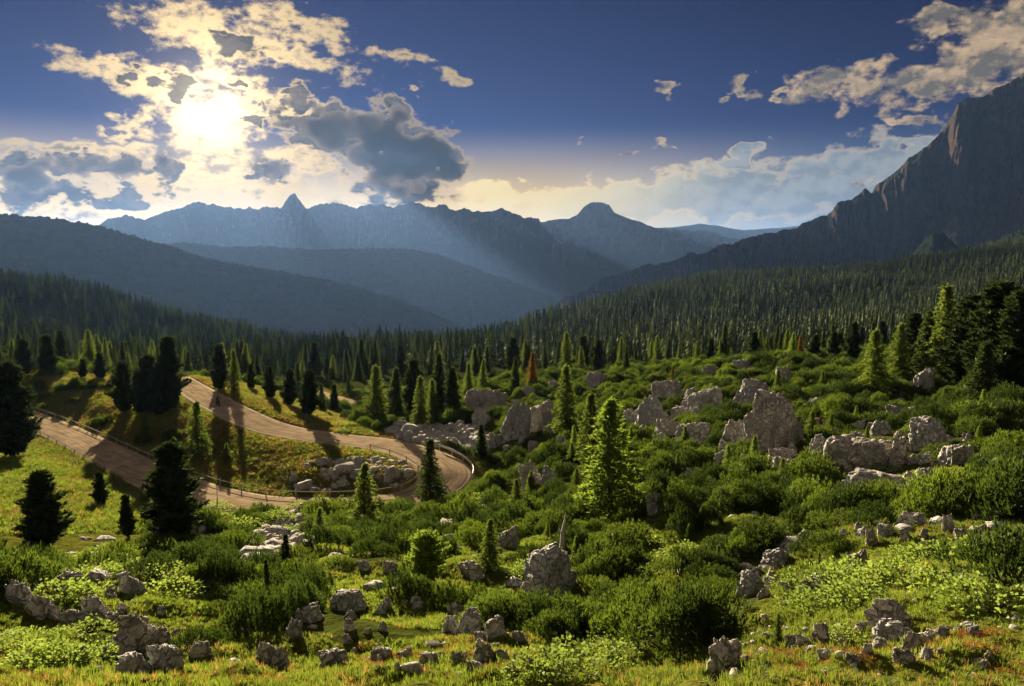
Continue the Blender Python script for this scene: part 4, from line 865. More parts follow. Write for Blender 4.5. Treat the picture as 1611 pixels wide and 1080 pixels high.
B = [
 (1231, 668, 98, 92, 'biggest grey limestone block with a flat top on the right slope', dict(i=0)),
 (869, 912, 108, 74, 'large boulder with moss and grass on its flat top, lower centre', dict(i=8)),
 (1186, 622, 62, 42, 'broad boulder touching the upper left of the biggest block', dict(i=5)),
 (1237, 596, 28, 34, 'upright rock standing alone above the biggest block', dict(i=6)),
 (1115, 633, 56, 38, 'rounded boulder in the middle of the upper rock row', dict(i=2)),
 (1088, 624, 26, 22, 'small rock left of the rounded boulder in the upper row', dict()),
 (1053, 614, 50, 28, 'humped rock at the upper left end of the rock row', dict(i=3)),
 (1026, 650, 54, 44, 'blocky boulder at the left end of the rock row', dict(i=7)),
 (994, 655, 28, 22, 'small rock leaning on the left-end blocky boulder', dict()),
 (1073, 654, 36, 22, 'low rock under the rounded boulder', dict()),
 (1051, 674, 40, 28, 'domed rock below the blocky boulder', dict(i=9)),
 (1088, 686, 50, 40, 'wide cracked rock below the middle of the rock row', dict(i=2)),
 (1165, 684, 62, 42, 'sloping slab left of the biggest block', dict(i=10)),
 (1289, 641, 54, 22, 'flat rock shelf right of the top of the biggest block', dict(i=8)),
 (1293, 700, 36, 26, 'grey rock tucked right of the foot of the biggest block', dict()),
 (1237, 716, 50, 14, 'flat rock lying before the biggest block', dict()),
 (941, 598, 32, 24, 'rock on the crest below the dark pointed pine', dict()),
 (1118, 583, 26, 14, 'low rock on the crest, left of two', dict()),
 (1172, 576, 26, 18, 'rock on the crest, right of two', dict()),
 (1359, 718, 118, 52, 'long sunlit outcrop on the right slope', dict(i=3)),
 (1369, 757, 86, 22, 'flat ledge of rock below the long sunlit outcrop', dict(i=8)),
 (1416, 716, 36, 48, 'upright warm-lit rock at the right end of the long outcrop', dict(i=6)),
 (1470, 684, 72, 38, 'big rounded boulder right of the long outcrop', dict(i=1)),
 (1513, 718, 56, 30, 'wedge-shaped boulder near the right edge', dict(i=11)),
 (1460, 597, 38, 32, 'lone grey rock before the right-hand pine stand', dict(i=4)),
 (1409, 648, 28, 18, 'small rock between the feathery larch and the lone grey rock', dict()),
 (1389, 675, 38, 20, 'low rock behind the long outcrop', dict()),
 (1416, 686, 20, 16, 'small pointed rock behind the upright warm-lit rock', dict()),
 (1460, 752, 40, 20, 'low grey rock right of the flat ledge', dict()),
 (1356, 669, 18, 12, 'little stone above the long outcrop', dict()),
 (1239, 733, 42, 22, 'tilted rock in the scrub left of the long outcrop', dict()),
 (1261, 779, 16, 24, 'thin upright stone in the scrub below the tilted rock', dict()),
 (1031, 794, 30, 36, 'pale rocks half hidden in the scrub below the largest larch', dict()),
 (840, 748, 34, 38, 'grey rock left half of the outcrop in the central scrub', dict(i=6)),
 (862, 752, 26, 30, 'grey rock right half of the outcrop in the central scrub', dict(i=4)),
 (765, 632, 70, 32, 'wide rounded rock beyond the hairpin', dict(i=3)),
 (757, 658, 34, 28, 'squat rock below the wide rounded one beyond the hairpin', dict()),
 (807, 666, 54, 62, 'pointed slab leaning left above the hairpin', dict(i=10)),
 (846, 660, 56, 46, 'slanting slab right of the pointed one', dict(i=12)),
 (781, 694, 30, 24, 'rock at the foot of the pointed slab', dict()),
 (879, 698, 22, 20, 'small rock below the slanting slab', dict()),
 (832, 618, 22, 16, 'small rock under the rust-coloured larch', dict()),
 (873, 610, 24, 16, 'small rock right of the rust-coloured larch', dict()),
 (631, 670, 34, 16, 'flat rock above the outside of the hairpin', dict()),
 (514, 748, 30, 17, 'rocky hump in the grassy infield', dict(i=9)),
 (617, 750, 28, 22, 'stony mound inside the hairpin curve', dict(i=9)),
 (461, 756, 18, 14, 'small stone in the grassy infield', dict()),
 (100, 920, 62, 26, 'long low boulder above the rock pile at lower left', dict(i=8)),
 (26, 938, 42, 34, 'dark boulder cut by the left edge', dict(i=2)),
 (201, 923, 40, 30, 'grey boulder under the shadow of the large verge pine', dict(i=5)),
 (172, 932, 26, 18, 'small rock left of the shadowed grey boulder', dict()),
 (50, 958, 38, 26, 'rock at the left end of the lower left rock pile', dict()),
 (80, 966, 34, 22, 'mossy rock in the lower left rock pile', dict()),
 (144, 962, 48, 40, 'largest rock of the lower left rock pile', dict(i=7)),
 (110, 976, 38, 28, 'rock in front of the largest one of the lower left pile', dict()),
 (178, 977, 34, 24, 'rock at the right end of the lower left pile', dict()),
 (215, 1003, 58, 60, 'tall pale boulder with a dark hollow at lower left', dict(i=0)),
 (178, 1026, 56, 30, 'slab sloping up to the tall pale boulder', dict(i=10)),
 (252, 1004, 32, 42, 'rock leaning against the right side of the tall pale boulder', dict(i=12)),
 (121, 1032, 34, 24, 'grey rock in the grass at the bottom left', dict()),
 (198, 1052, 64, 26, 'long rock at the bottom edge below the tall pale boulder', dict(i=8)),
 (255, 1040, 54, 36, 'ridged rock at the bottom below the leaning rock', dict(i=11)),
 (310, 1028, 36, 22, 'triangular rock at the bottom, right of the ridged one', dict(i=6)),
 (417, 1030, 40, 32, 'left one of two grey rocks at the bottom', dict(i=5)),
 (440, 1038, 28, 28, 'right one of two grey rocks at the bottom', dict(i=9)),
 (483, 970, 44, 24, 'rounded rock showing above the scrub at lower left centre', dict(i=2)),
 (459, 993, 28, 28, 'rock below the rounded one in the scrub at lower left centre', dict()),
 (545, 948, 62, 32, 'slanted rock ledge in the scrub left of the round bright larch', dict(i=10)),
 (572, 893, 18, 16, 'small rock right of the stony patch', dict()),
 (614, 894, 24, 20, 'small rock left of the round bright larch', dict()),
 (738, 899, 40, 20, 'flat-topped rock right of the round bright larch', dict()),
 (738, 984, 46, 40, 'warm grey boulder in the lower centre rock group', dict(i=7)),
 (708, 987, 30, 24, 'rock at the left of the lower centre rock group', dict()),
 (718, 962, 28, 20, 'rock at the top of the lower centre rock group', dict()),
 (781, 990, 38, 38, 'square-shouldered boulder at the right of the lower centre group', dict(i=4)),
 (600, 1032, 38, 20, 'low rock at the bottom among red heath', dict()),
 (524, 1038, 44, 20, 'low rock at the bottom, left of the red heath', dict()),
 (634, 1034, 28, 18, 'stone at the left of the red heath', dict()),
 (675, 1039, 34, 20, 'flat stone in the red heath', dict()),
 (723, 1040, 26, 28, 'pointed stone in the red heath', dict(i=6)),
 (759, 1028, 30, 34, 'tallest stone right of the red heath', dict(i=12)),
 (787, 1034, 30, 22, 'blocky stone right of the tallest heath stone', dict()),
 (816, 1042, 26, 22, 'grey stone at the bottom beside green cushions', dict()),
 (838, 1050, 28, 22, 'last grey stone of the bottom centre row', dict()),
 (807, 1060, 30, 16, 'pale stone cut by the bottom edge', dict()),
 (745, 1054, 28, 18, 'flat stone at the bottom under the heath', dict()),
 (800, 850, 34, 34, 'sunlit rock beside orange grass in the central scrub', dict(i=12)),
 (1187, 922, 46, 36, 'shaded rock left of the grassy gap at right', dict(i=5)),
 (1229, 882, 54, 20, 'sunlit flat rock at the edge of the scrub at right', dict(i=8)),
 (1222, 919, 36, 14, 'narrow rock beside the shaded one', dict()),
 (1283, 926, 50, 30, 'sunlit lumpy rock in the grass at right', dict(i=2)),
 (1145, 1036, 56, 44, 'rugged rock at the lower right bank', dict(i=3)),
 (1264, 1012, 24, 18, 'middle one of three sunlit stones in the grass', dict()),
 (1293, 1003, 32, 34, 'tallest one of three sunlit stones in the grass', dict(i=6)),
 (1246, 1010, 20, 16, 'left one of three sunlit stones in the grass', dict()),
 (1067, 936, 24, 20, 'mossy rock deep in shade under the scrub', dict()),
 (1100, 937, 18, 14, 'small rock deep in shade under the scrub', dict()),
 (1303, 1031, 26, 12, 'flat stone in the grass below the three sunlit stones', dict()),
 (1410, 974, 84, 40, 'large boulder with a split face at lower right', dict(i=0)),
 (1406, 1002, 74, 26, 'block under the split boulder at lower right', dict(i=13)),
 (1386, 1018, 28, 16, 'small round stone before the split boulder', dict()),
 (1441, 1016, 34, 30, 'pinkish stone right of the split boulder', dict(i=9)),
 (1462, 1030, 26, 14, 'stone right of the pinkish one', dict()),
 (1424, 1034, 34, 16, 'flat stone below the pinkish one', dict()),
 (1488, 997, 22, 12, 'low stone on the bare soil at lower right', dict()),
 (1376, 848, 22, 32, 'upright rock at the edge of the right meadow', dict(i=6)),
 (1394, 837, 26, 20, 'dark rock behind the upright one at the meadow edge', dict()),
 (1352, 885, 30, 32, 'shaded rock between scrub and right meadow', dict(i=12)),
 (1426, 818, 30, 20, 'sunlit stone at the top of the right meadow, left of two', dict()),
 (1451, 818, 28, 18, 'sunlit stone at the top of the right meadow, right of two', dict()),
 (1495, 825, 20, 24, 'solitary stone in the upper right meadow', dict()),
 (1570, 812, 40, 14, 'flat sunlit stones near the right edge of the meadow', dict()),
 (1426, 845, 20, 14, 'small stone in the upper right meadow', dict()),
]
for (px, py, w, h, lab, kw) in B: rock_at(px, py, w, h, lab, **kw)

# ------------------------------------------------------------------ scattering
def scatter(name, label, pts, rots, scl, idx, sources, cat, mats=None):
    """one mass of uncountable plants: instances on points"""
    coll = bpy.data.collections.new(name + '_sources')
    for k, dsets in enumerate(sources):
        o = bpy.data.objects.new('%s_source_%02d' % (name, k), dsets); coll.objects.link(o)
    me = bpy.data.meshes.new(name); me.vertices.add(len(pts)); me.vertices.foreach_set('co', np.asarray(pts, np.float32).ravel())
    a = me.attributes.new('rot', 'FLOAT_VECTOR', 'POINT'); a.data.foreach_set('vector', np.asarray(rots, np.float32).ravel())
    a = me.attributes.new('scl', 'FLOAT_VECTOR', 'POINT'); a.data.foreach_set('vector', np.asarray(scl, np.float32).ravel())
    a = me.attributes.new('idx', 'INT', 'POINT'); a.data.foreach_set('value', np.asarray(idx, np.int32))
    ng = bpy.data.node_groups.new(name, 'GeometryNodeTree')
    ng.interface.new_socket('Geometry', in_out='INPUT', socket_type='NodeSocketGeometry'); ng.interface.new_socket('Geometry', in_out='OUTPUT', socket_type='NodeSocketGeometry')
    gi = ng.nodes.new('NodeGroupInput'); go = ng.nodes.new('NodeGroupOutput'); ip = ng.nodes.new('GeometryNodeInstanceOnPoints')
    ci = ng.nodes.new('GeometryNodeCollectionInfo'); ci.inputs['Collection'].default_value = coll; ci.inputs['Separate Children'].default_value = True; ci.inputs['Reset Children'].default_value = True
    def na(n, t):
        x = ng.nodes.new('GeometryNodeInputNamedAttribute'); x.data_type = t; x.inputs[0].default_value = n; return x.outputs[0]
    e2r = ng.nodes.new('FunctionNodeEulerToRotation')
    L = ng.links.new
    L(gi.outputs[0], ip.inputs['Points']); L(ci.outputs[0], ip.inputs['Instance']); ip.inputs['Pick Instance'].default_value = True
    L(na('idx', 'INT'), ip.inputs['Instance Index']); L(na('rot', 'FLOAT_VECTOR'), e2r.inputs[0]); L(e2r.outputs[0], ip.inputs['Rotation']); L(na('scl', 'FLOAT_VECTOR'), ip.inputs['Scale'])
    L(ip.outputs[0], go.inputs[0])
    o = link(name, me); md = o.modifiers.new('scatter', 'NODES'); md.node_group = ng
    return tag(o, label, cat, kind='stuff')
def sample_ground(n, r0, r1, a0, a1, seed):
    R = np.random.default_rng(seed); r = np.sqrt(R.uniform(r0 * r0, r1 * r1, n)); a = R.uniform(a0, a1, n)
    x = r * np.sin(a); y = r * np.cos(a); z = ground_z(x, y); px, py = project(x, y, z)
    return R, x, y, z, r, px, py
def occupied(x, y, pad=0.0, front=False):
    bad = np.zeros(x.shape, bool)
    for ox, oy, rr in OCC + (FRONT if front else []): bad |= (x - ox) ** 2 + (y - oy) ** 2 < (rr + pad) ** 2
    return bad
def road_dist(x, y):
    return np.minimum(near_road(x, y, ROAD)[0], near_road(x, y, ROAD2)[0])
def yaw(R, n, lean=0.08):
    return np.stack([R.normal(0, lean, n), R.normal(0, lean, n), R.uniform(0, 6.28, n)], 1)

# labels that single out one of many: rank by distance in the photo from a landmark
ORD = ['nearest', 'second', 'third', 'fourth', 'fifth', 'sixth', 'seventh', 'eighth', 'ninth', 'tenth', 'eleventh', 'twelfth', 'thirteenth', 'fourteenth', 'fifteenth', 'sixteenth', 'seventeenth', 'eighteenth', 'nineteenth', 'twentieth']
LAND_LOW = [(869, 912, 'the moss-topped boulder'), (670, 880, 'the round bright larch'), (215, 1003, 'the tall pale boulder'), (100, 920, 'the long low left boulder'), (738, 984, 'the warm grey boulder group'), (545, 948, 'the slanted rock ledge'),
            (421, 920, 'the thin dark spruce sapling'), (1145, 1030, 'the rugged bank rock'), (1283, 926, 'the sunlit lumpy rock'), (1410, 975, 'the split boulder'), (1359, 718, 'the long sunlit outcrop'), (272, 780, 'the large verge pine'), (1470, 684, 'the big rounded right boulder'),
            (962, 740, 'the largest larch'), (1352, 884, 'the shaded meadow-edge rock'), (1495, 825, 'the solitary meadow stone'), (417, 1030, 'the two grey bottom rocks'), (600, 1030, 'the red heath stones'), (1031, 794, 'the pale hidden rocks'), (450, 865, 'the little stony-patch spruce'), (850, 750, 'the split central outcrop'), (65, 810, 'the ragged meadow pine')]
LAND_FAR = [(265, 590, 'the tallest clump pine'), (76, 560, 'the far left skyline pine'), (345, 580, 'the columnar roadside pine'), (426, 602, 'the pine above the mid road'), (485, 620, 'the darkest roadside pine'), (594, 622, 'the conical hairpin larch'), (691, 604, 'the tallest grove spruce'),
            (838, 586, 'the rust-coloured larch'), (942, 563, 'the pointed crest pine'), (1118, 552, 'the dark pine between crest larches'), (1259, 548, 'the small orange crest larch'), (1340, 540, 'the tall thin right pine'), (1436, 545, 'the right-hand stand'), (1187, 545, 'the open-crowned crest pine'), (890, 633, 'the tall larch by the slabs')]
def ranked(desc, P, land):
    """P: list of (px, py); returns one label for each"""
    cand = []
    for a, b in P:
        k = min(range(len(land)), key=lambda q: (land[q][0] - a) ** 2 + (land[q][1] - b) ** 2); dx, dy = a - land[k][0], b - land[k][1]
        side = ('right of' if dx > 0 else 'left of') if abs(dx) > abs(dy) else ('below' if dy > 0 else 'above'); cand.append((k, side, math.hypot(dx, dy)))
    out = [''] * len(P); seen = {}
    for i_ in sorted(range(len(P)), key=lambda q: cand[q][2]):
        k, side, _d = cand[i_]; d_ = desc[i_] if isinstance(desc, list) else desc; n_ = seen.get((k, side, d_), 0); seen[(k, side, d_)] = n_ + 1
        o_ = ORD[n_] if n_ < len(ORD) else 'outermost'
        out[i_] = ('%s %s %s %s' % (d_, o_ if o_ == 'nearest' else o_ + ' nearest', side, land[k][2]))
    return out

# more broken rock on the right slope and below the hairpin slabs, young larches in the scrub
RF = [[(985, 640), (1240, 610), (1340, 650), (1530, 680), (1520, 770), (1300, 790), (1160, 730), (1000, 700)], [(700, 640), (900, 640), (890, 710), (760, 715), (640, 690)], [(20, 905), (240, 905), (300, 1040), (90, 1050), (20, 990)],
      [(500, 935), (840, 960), (850, 1055), (440, 1050)], [(1180, 860), (1500, 800), (1560, 830), (1330, 950), (1200, 950)], [(1240, 990), (1560, 975), (1580, 1050), (1240, 1050)]]
Rr = random.Random(91); ex = []
for poly, n_ in zip(RF, (46, 22, 20, 26, 22, 26)):
    c_ = 0
    while c_ < n_:
        a_ = Rr.uniform(min(q[0] for q in poly), max(q[0] for q in poly)); b_ = Rr.uniform(min(q[1] for q in poly), max(q[1] for q in poly))
        if bool(in_poly(a_, b_, poly)): ex.append((a_, b_)); c_ += 1
LAND_ROCK = LAND_LOW + [(1231, 668, 'the biggest grey block'), (1115, 633, 'the rounded upper-row boulder'), (1026, 650, 'the left-end blocky boulder'), (765, 632, 'the wide rounded far rock'), (807, 666, 'the pointed leaning slab')]
for (a_, b_), lab in zip(ex, ranked('broken pale rock', ex, LAND_ROCK)):
    w_ = Rr.uniform(10, 25); rock_at(a_, b_, w_, w_ * Rr.uniform(0.5, 0.85), lab, i=Rr.randrange(2, 14), group='broken pale rocks strewn over the slope')
YL = [(Rr.uniform(620, 1330), Rr.uniform(690, 905)) for q in range(34)] + [(Rr.uniform(1000, 1560), Rr.uniform(600, 700)) for q in range(12)]
for (a_, b_), lab in zip(YL, ranked('young larch sapling', YL, LAND_ROCK)):
    tree_at(a_, b_, b_ - Rr.uniform(18, 44), 'larch', 'larch_sapling', lab, matk=Rr.choice(('larch', 'larch_bright', 'larch')), group='young larches in the scrub', wide=Rr.uniform(1.1, 1.7))

# forest: the nearest trees one by one, the rest as one wood
FARM = [mesh_np('forest_conifer', *far_conifer(900 + i, 0.13 + 0.02 * (i % 4)), M['forest'] if i % 3 else M['forest_larch']) for i in range(6)]
R, x, y, z, r, px, py = sample_ground(52000, 175, 1620, -0.74, 0.76, 5)
dens = np.clip(0.85 + 3.2 * fbm(x / 55, y / 55, 4, 91), 0.12, 1)
dens = np.where(r < 260, dens * 0.75, dens)
keep = (R.uniform(0, 1, len(x)) < dens) & (road_dist(x, y) > 7)
keep &= ~((r < 240) & mask(['knoll', 'verge'], px, py)) & ~((px > 620) & (r < 205)) & ~((px < 330) & (r < 215)) & ~((px > 200) & (px < 640) & (r < 225))
x, y, z, r, px, py = (v[keep] for v in (x, y, z, r, px, py))
hgt = R.uniform(5.0, 13.5, len(x)) * (1.0 + 0.9 * fbm(x / 40, y / 40, 3, 92)) * (0.8 + 0.3 * sstep(200, 500, r)) * np.where(px > 1000, 0.95, 1.0)
vis = visible(x, y, z, hgt * 0.8) & (px > -20) & (px < 1631)
order = np.argsort(np.where(vis, r, 1e9))
near = order[:200]; nearset = np.zeros(len(x), bool); nearset[near] = True
kinds = ['spruce' if R.uniform() < 0.62 else ('larch' if R.uniform() < 0.7 else 'pine') for q in near]
KN = {'spruce': ('spruce_tree', 'wood-edge spruce'), 'larch': ('larch_tree', 'wood-edge larch'), 'pine': ('stone_pine', 'wood-edge stone pine')}
labs = ranked([KN[k_][1] for k_ in kinds], [(px[q], py[q] - hgt[q] * 0.5 * F / y[q]) for q in near], LAND_FAR)
for q, kind, lab in zip(near, kinds, labs):
    put_tree(KN[kind][0], lab, 'tree', (x[q], y[q], z[q] - 0.1), hgt[q], kind, int(R.integers(0, 3)), kind, 'conifers along the edge of the wood', wide=float(R.uniform(0.85, 1.15)))
m = ~nearset; n = int(m.sum())
s = hgt[m][:, None] * np.stack([R.uniform(0.8, 1.25, n), R.uniform(0.8, 1.25, n), np.ones(n)], 1)
scatter('forest', 'dark conifer forest covering the slopes down to the hazy valley', np.stack([x, y, z - 0.2], 1)[m], yaw(R, n, 0.02), s, R.integers(0, 6, n), FARM, 'forest')

# where bright leafy shrubs grow
SH = [(130, 880), (95, 888), (60, 895), (165, 872), (200, 885), (180, 900), (400, 812), (435, 818), (380, 835), (350, 850), (90, 940), (120, 945), (345, 820), (1330, 1010), (1360, 950), (880, 1060), (915, 1050), (850, 1065), (950, 1030),
      (540, 682), (548, 672), (1290, 960), (1480, 930), (1530, 940), (1560, 960), (1390, 920), (1470, 800), (60, 1040), (30, 1010), (95, 1050), (270, 935), (330, 935), (850, 895), (1020, 905), (1040, 890), (980, 1040), (1400, 745), (835, 905)]
_r = random.Random(17)
SH += [(_r.uniform(20, 300), _r.uniform(868, 915)) for q in range(16)] + [(_r.uniform(20, 160), _r.uniform(985, 1050)) for q in range(10)] + [(_r.uniform(1240, 1580), _r.uniform(850, 960)) for q in range(12)] + [(_r.uniform(640, 1100), _r.uniform(760, 960)) for q in range(10)] + [(_r.uniform(330, 480), _r.uniform(800, 850)) for q in range(6)]
for a, b in SH:
    p, rr = hit(a, b); k = 1 / rr
    for q in (0.0, 1.0, 2.0): FRONT.append((p[0] * (1 - q * k), p[1] * (1 - q * k), 0.55))

# mountain pine scrub
MEAD = ['left', 'infield', 'knoll', 'verge', 'bottom', 'right', 'leftlow', 'rubble1', 'rubble2', 'rubble3']
R, x, y, z, r, px, py = sample_ground(12500, 17, 205, -0.70, 0.72, 15)
_e = sample_ground(420, 16.0, 34, -0.66, 0.66, 16); x, y, z, r, px, py = (np.concatenate(q) for q in zip((x, y, z, r, px, py), _e[1:]))
nz = fbm(x / 6, y / 6, 3, 61)
inm = mask(MEAD, px, py)
keep = ~inm & (nz > -0.17) & (road_dist(x, y) > 4.2) & ~occupied(x, y, 0.55, True)
keep |= in_poly(px, py, POLY['right']) & (nz > 0.13) & (py < 960) & ~occupied(x, y, 0.8, True)
keep |= in_poly(px, py, POLY['infield']) & (nz > 0.24) & (road_dist(x, y) > 4.5)
keep |= in_poly(px, py, POLY['knoll']) & (nz > 0.13) & (road_dist(x, y) > 5)
x, y, z, r, px, py, nz = (v[keep] for v in (x, y, z, r, px, py, nz))
sz = R.uniform(0.65, 1.4, len(x)) * (0.8 + 1.2 * np.clip(nz + 0.1, 0, 0.5)) * np.where(r < 30, 0.85, 1.0) * np.where(py > 1010, 0.8, 1.0)
vis = visible(x, y, z, 0.8) & (px > -10) & (px < 1620) & (py < 1090)
order = np.argsort(np.where(vis, r / sz, 1e9)); near = order[:220]; nearset = np.zeros(len(x), bool); nearset[near] = True
labs = ranked('mountain pine bush', [(px[q], py[q] - sz[q] * 0.5 * F / y[q]) for q in near], LAND_LOW)
for q, lab in zip(near, labs):
    e = link('mountain_pine_bush', None, loc=(x[q], y[q], z[q] - 0.06)); k = int(R.integers(0, 6)); s_ = sz[q]
    e.scale = (s_, s_, s_ * R.uniform(0.7, 1.3)); e.rotation_euler = (R.normal(0, 0.06), R.normal(0, 0.06), R.uniform(0, 6.28))
    link('foliage', MUGO[k][0], e); link('branches', MUGO[k][1], e); tag(e, lab, 'bush', 'mountain pine bushes on the near slope')
m = ~nearset; n = int(m.sum()); s = (sz[m][:, None] * np.stack([R.uniform(0.9, 1.2, n), R.uniform(0.9, 1.2, n), R.uniform(0.65, 1.4, n)], 1))
scatter('mountain_pine_scrub', 'thicket of low mountain pine covering the rocky slope', np.stack([x, y, z - 0.06], 1)[m], yaw(R, n, 0.06), s, R.integers(0, 6, n), [q[0] for q in MUGO], 'scrub')

# bright leafy shrubs
SHL = ranked('bright leafy shrub', SH, LAND_LOW + [(540, 690, 'the bend of the upper road')])
for k, (a, b) in enumerate(SH):
    p, rr = hit(a, b); s_ = random.uniform(0.55, 0.95) * (1.5 if rr > 60 else 1.0) * (0.7 if b > 1000 else 1)
    e = link('leafy_shrub', None, loc=(p[0], p[1], p[2] - 0.05)); e.scale = (s_ * 1.25, s_ * 1.25, s_ * 0.8); e.rotation_euler = (0, 0, random.uniform(0, 6.28))
    link('foliage', LEAFY[k % 4][0], e); link('branches', LEAFY[k % 4][1], e)
    tag(e, SHL[k], 'shrub', 'bright leafy shrubs')

# grass, dry grass and red heath
GT = [mesh_np('grass_tuft', *grass_tuft(300 + i, 18), M['grass']) for i in range(4)] + [mesh_np('dry_grass_tuft', *grass_tuft(320 + i, 16, 0.24), M['dry_grass']) for i in range(2)]
R, x, y, z, r, px, py = sample_ground(95000, 11.5, 50, -0.68, 0.70, 25)
keep = mask(['bottom', 'right', 'leftlow', 'redheath'], px, py) | (fbm(x / 3, y / 3, 2, 44) > -0.1)
keep &= ~occupied(x, y, -0.1); x, y, z, r, px, py = (v[keep] for v in (x, y, z, r, px, py)); n = len(x)
dryp = np.clip(0.04 + 0.8 * fbm(x / 2.5, y / 2.5, 3, 88) + 0.10 * (py > 1015), 0.02, 0.6)
ix = np.where(R.uniform(0, 1, n) < dryp, R.integers(4, 6, n), R.integers(0, 4, n))
s = (R.uniform(0.30, 0.66, n) * (0.75 + 0.8 * np.clip(fbm(x / 1.5, y / 1.5, 2, 99) + 0.2, 0, 1)))[:, None] * np.ones(3)
scatter('grass', 'short alpine grass, partly dry, across the foreground slope', np.stack([x, y, z], 1), yaw(R, n, 0.15), s, ix, GT, 'grass')
R, x, y, z, r, px, py = sample_ground(150000, 62, 190, -0.68, 0.1, 27)
keep = mask(['left', 'infield', 'knoll', 'verge'], px, py) & (road_dist(x, y) > 3.3); x, y, z, r, px, py = (v[keep] for v in (x, y, z, r, px, py)); n = len(x)
dryp = np.clip(np.where(mask(['left'], px, py), 0.12, 0.42) + 1.0 * fbm(x / 5, y / 5, 3, 88), 0.03, 0.9)
ix = np.where(R.uniform(0, 1, n) < dryp, R.integers(4, 6, n), R.integers(0, 4, n))
s = (R.uniform(1.2, 2.4, n))[:, None] * np.array((1.3, 1.3, 0.75))
scatter('meadow_grass', 'tussocky yellow-green grass in the meadows around the road', np.stack([x, y, z], 1), yaw(R, n, 0.15), s, ix, GT, 'grass')
HT = [mesh_np('heath_tuft', *leafy(340 + i, 160), M['heath']) for i in range(2)]
R, x, y, z, r, px, py = sample_ground(5000, 12, 26, -0.66, 0.68, 29)
hn = fbm(x / 1.6, y / 1.6, 3, 14)
keep = ((mask(['redheath'], px, py) & (hn > 0.03)) | (mask(['bottom'], px, py) & (hn > 0.18)) | (mask(['right'], px, py) & (py > 990) & (hn > 0.13))) & ~occupied(x, y, 0)
x, y, z = x[keep], y[keep], z[keep]; n = len(x); s = R.uniform(0.08, 0.17, n)[:, None] * np.array((1.2, 1.2, 0.8))
scatter('heath', 'low rust-red heath between the stones along the bottom', np.stack([x, y, z], 1), yaw(R, n), s, R.integers(0, 2, n), HT, 'heath')

# loose stones
R, x, y, z, r, px, py = sample_ground(40000, 12, 150, -0.68, 0.70, 33)
st = fbm(x / 4, y / 4, 3, 71)
keep = (mask(['rubble1'], px, py) & (R.uniform(0, 1, len(x)) < 1.0)) | mask(['rubble2'], px, py) | (mask(['rubble3'], px, py) & (st > -0.02)) | ((r < 26) & mask(['right', 'redheath'], px, py) & (st > 0.0) & (py > 950)) | ((r < 60) & (R.uniform(0, 1, len(x)) < 0.05)) | ((px > 1000) & (r < 120) & (R.uniform(0, 1, len(x)) < 0.04))
keep &= road_dist(x, y) > 3.6; x, y, z, r, px, py = (v[keep] for v in (x, y, z, r, px, py)); n = len(x)
base = np.where(r < 28, 0.07, np.where(r < 75, 0.26, 0.36)) * R.lognormal(0, 0.45, n)
s = base[:, None] * np.stack([R.uniform(0.8, 1.4, n), R.uniform(0.8, 1.3, n), R.uniform(0.5, 0.95, n)], 1)
big = (mask(['rubble1'], px, py)); order = np.argsort(-np.where(big, base, 0)); sel = order[:60]; sm = np.zeros(n, bool); sm[sel] = True
STL = ranked('grey rubble stone', [(px[q], py[q]) for q in sel], [(450, 865, 'the little stony-patch spruce'), (505, 830, 'the young stony-patch larch'), (400, 895, 'the lower end of the stony patch'), (470, 806, 'the short white marker post')])
for lab, q in zip(STL, sel):
    o = link('stone', SMALLROCKS[int(R.integers(0, 6))], loc=(x[q], y[q], z[q] - 0.05)); o.scale = tuple(s[q] * 1.15); o.rotation_euler = (R.normal(0, 0.2), R.normal(0, 0.2), R.uniform(0, 6.28))
    tag(o, lab, 'rock', 'stones of the stony patch')
scatter('rubble', 'loose pale stones strewn over grass and banks', np.stack([x, y, z - 0.02], 1)[~sm], yaw(R, int((~sm).sum()), 0.2), s[~sm], R.integers(0, 6, int((~sm).sum())), SMALLROCKS, 'stones')

# ------------------------------------------------------------------ roadside furniture
def road_line(a, b, off, step):
    """points every STEP metres beside the road between two control numbers"""
    P = ROAD[int(a * 14):int(b * 14) + 1]; Tn = np.gradient(P[:, :2], axis=0); Tn /= np.linalg.norm(Tn, axis=1)[:, None]
    Q = np.concatenate([P[:, :2] + np.stack([-Tn[:, 1], Tn[:, 0]], 1) * off, P[:, 2:3]], 1)
    s_ = np.concatenate([[0], np.cumsum(np.linalg.norm(np.diff(Q[:, :2], axis=0), axis=1))]); u = np.arange(0, s_[-1], step)
    return np.stack([np.interp(u, s_, Q[:, k]) for k in range(3)], 1)
def box_mesh(name, sx, sy, sz, mat, bev=0.01):
    bm = bmesh.new(); bmesh.ops.create_cube(bm, size=1.0); bmesh.ops.scale(bm, vec=(sx, sy, sz), verts=bm.verts); bmesh.ops.translate(bm, vec=(0, 0, sz / 2), verts=bm.verts)
    bmesh.ops.bevel(bm, geom=list(bm.edges), offset=bev, segments=1, affect='EDGES')
    me = bpy.data.meshes.new(name); bm.to_mesh(me); bm.free(); me.materials.append(mat); return me
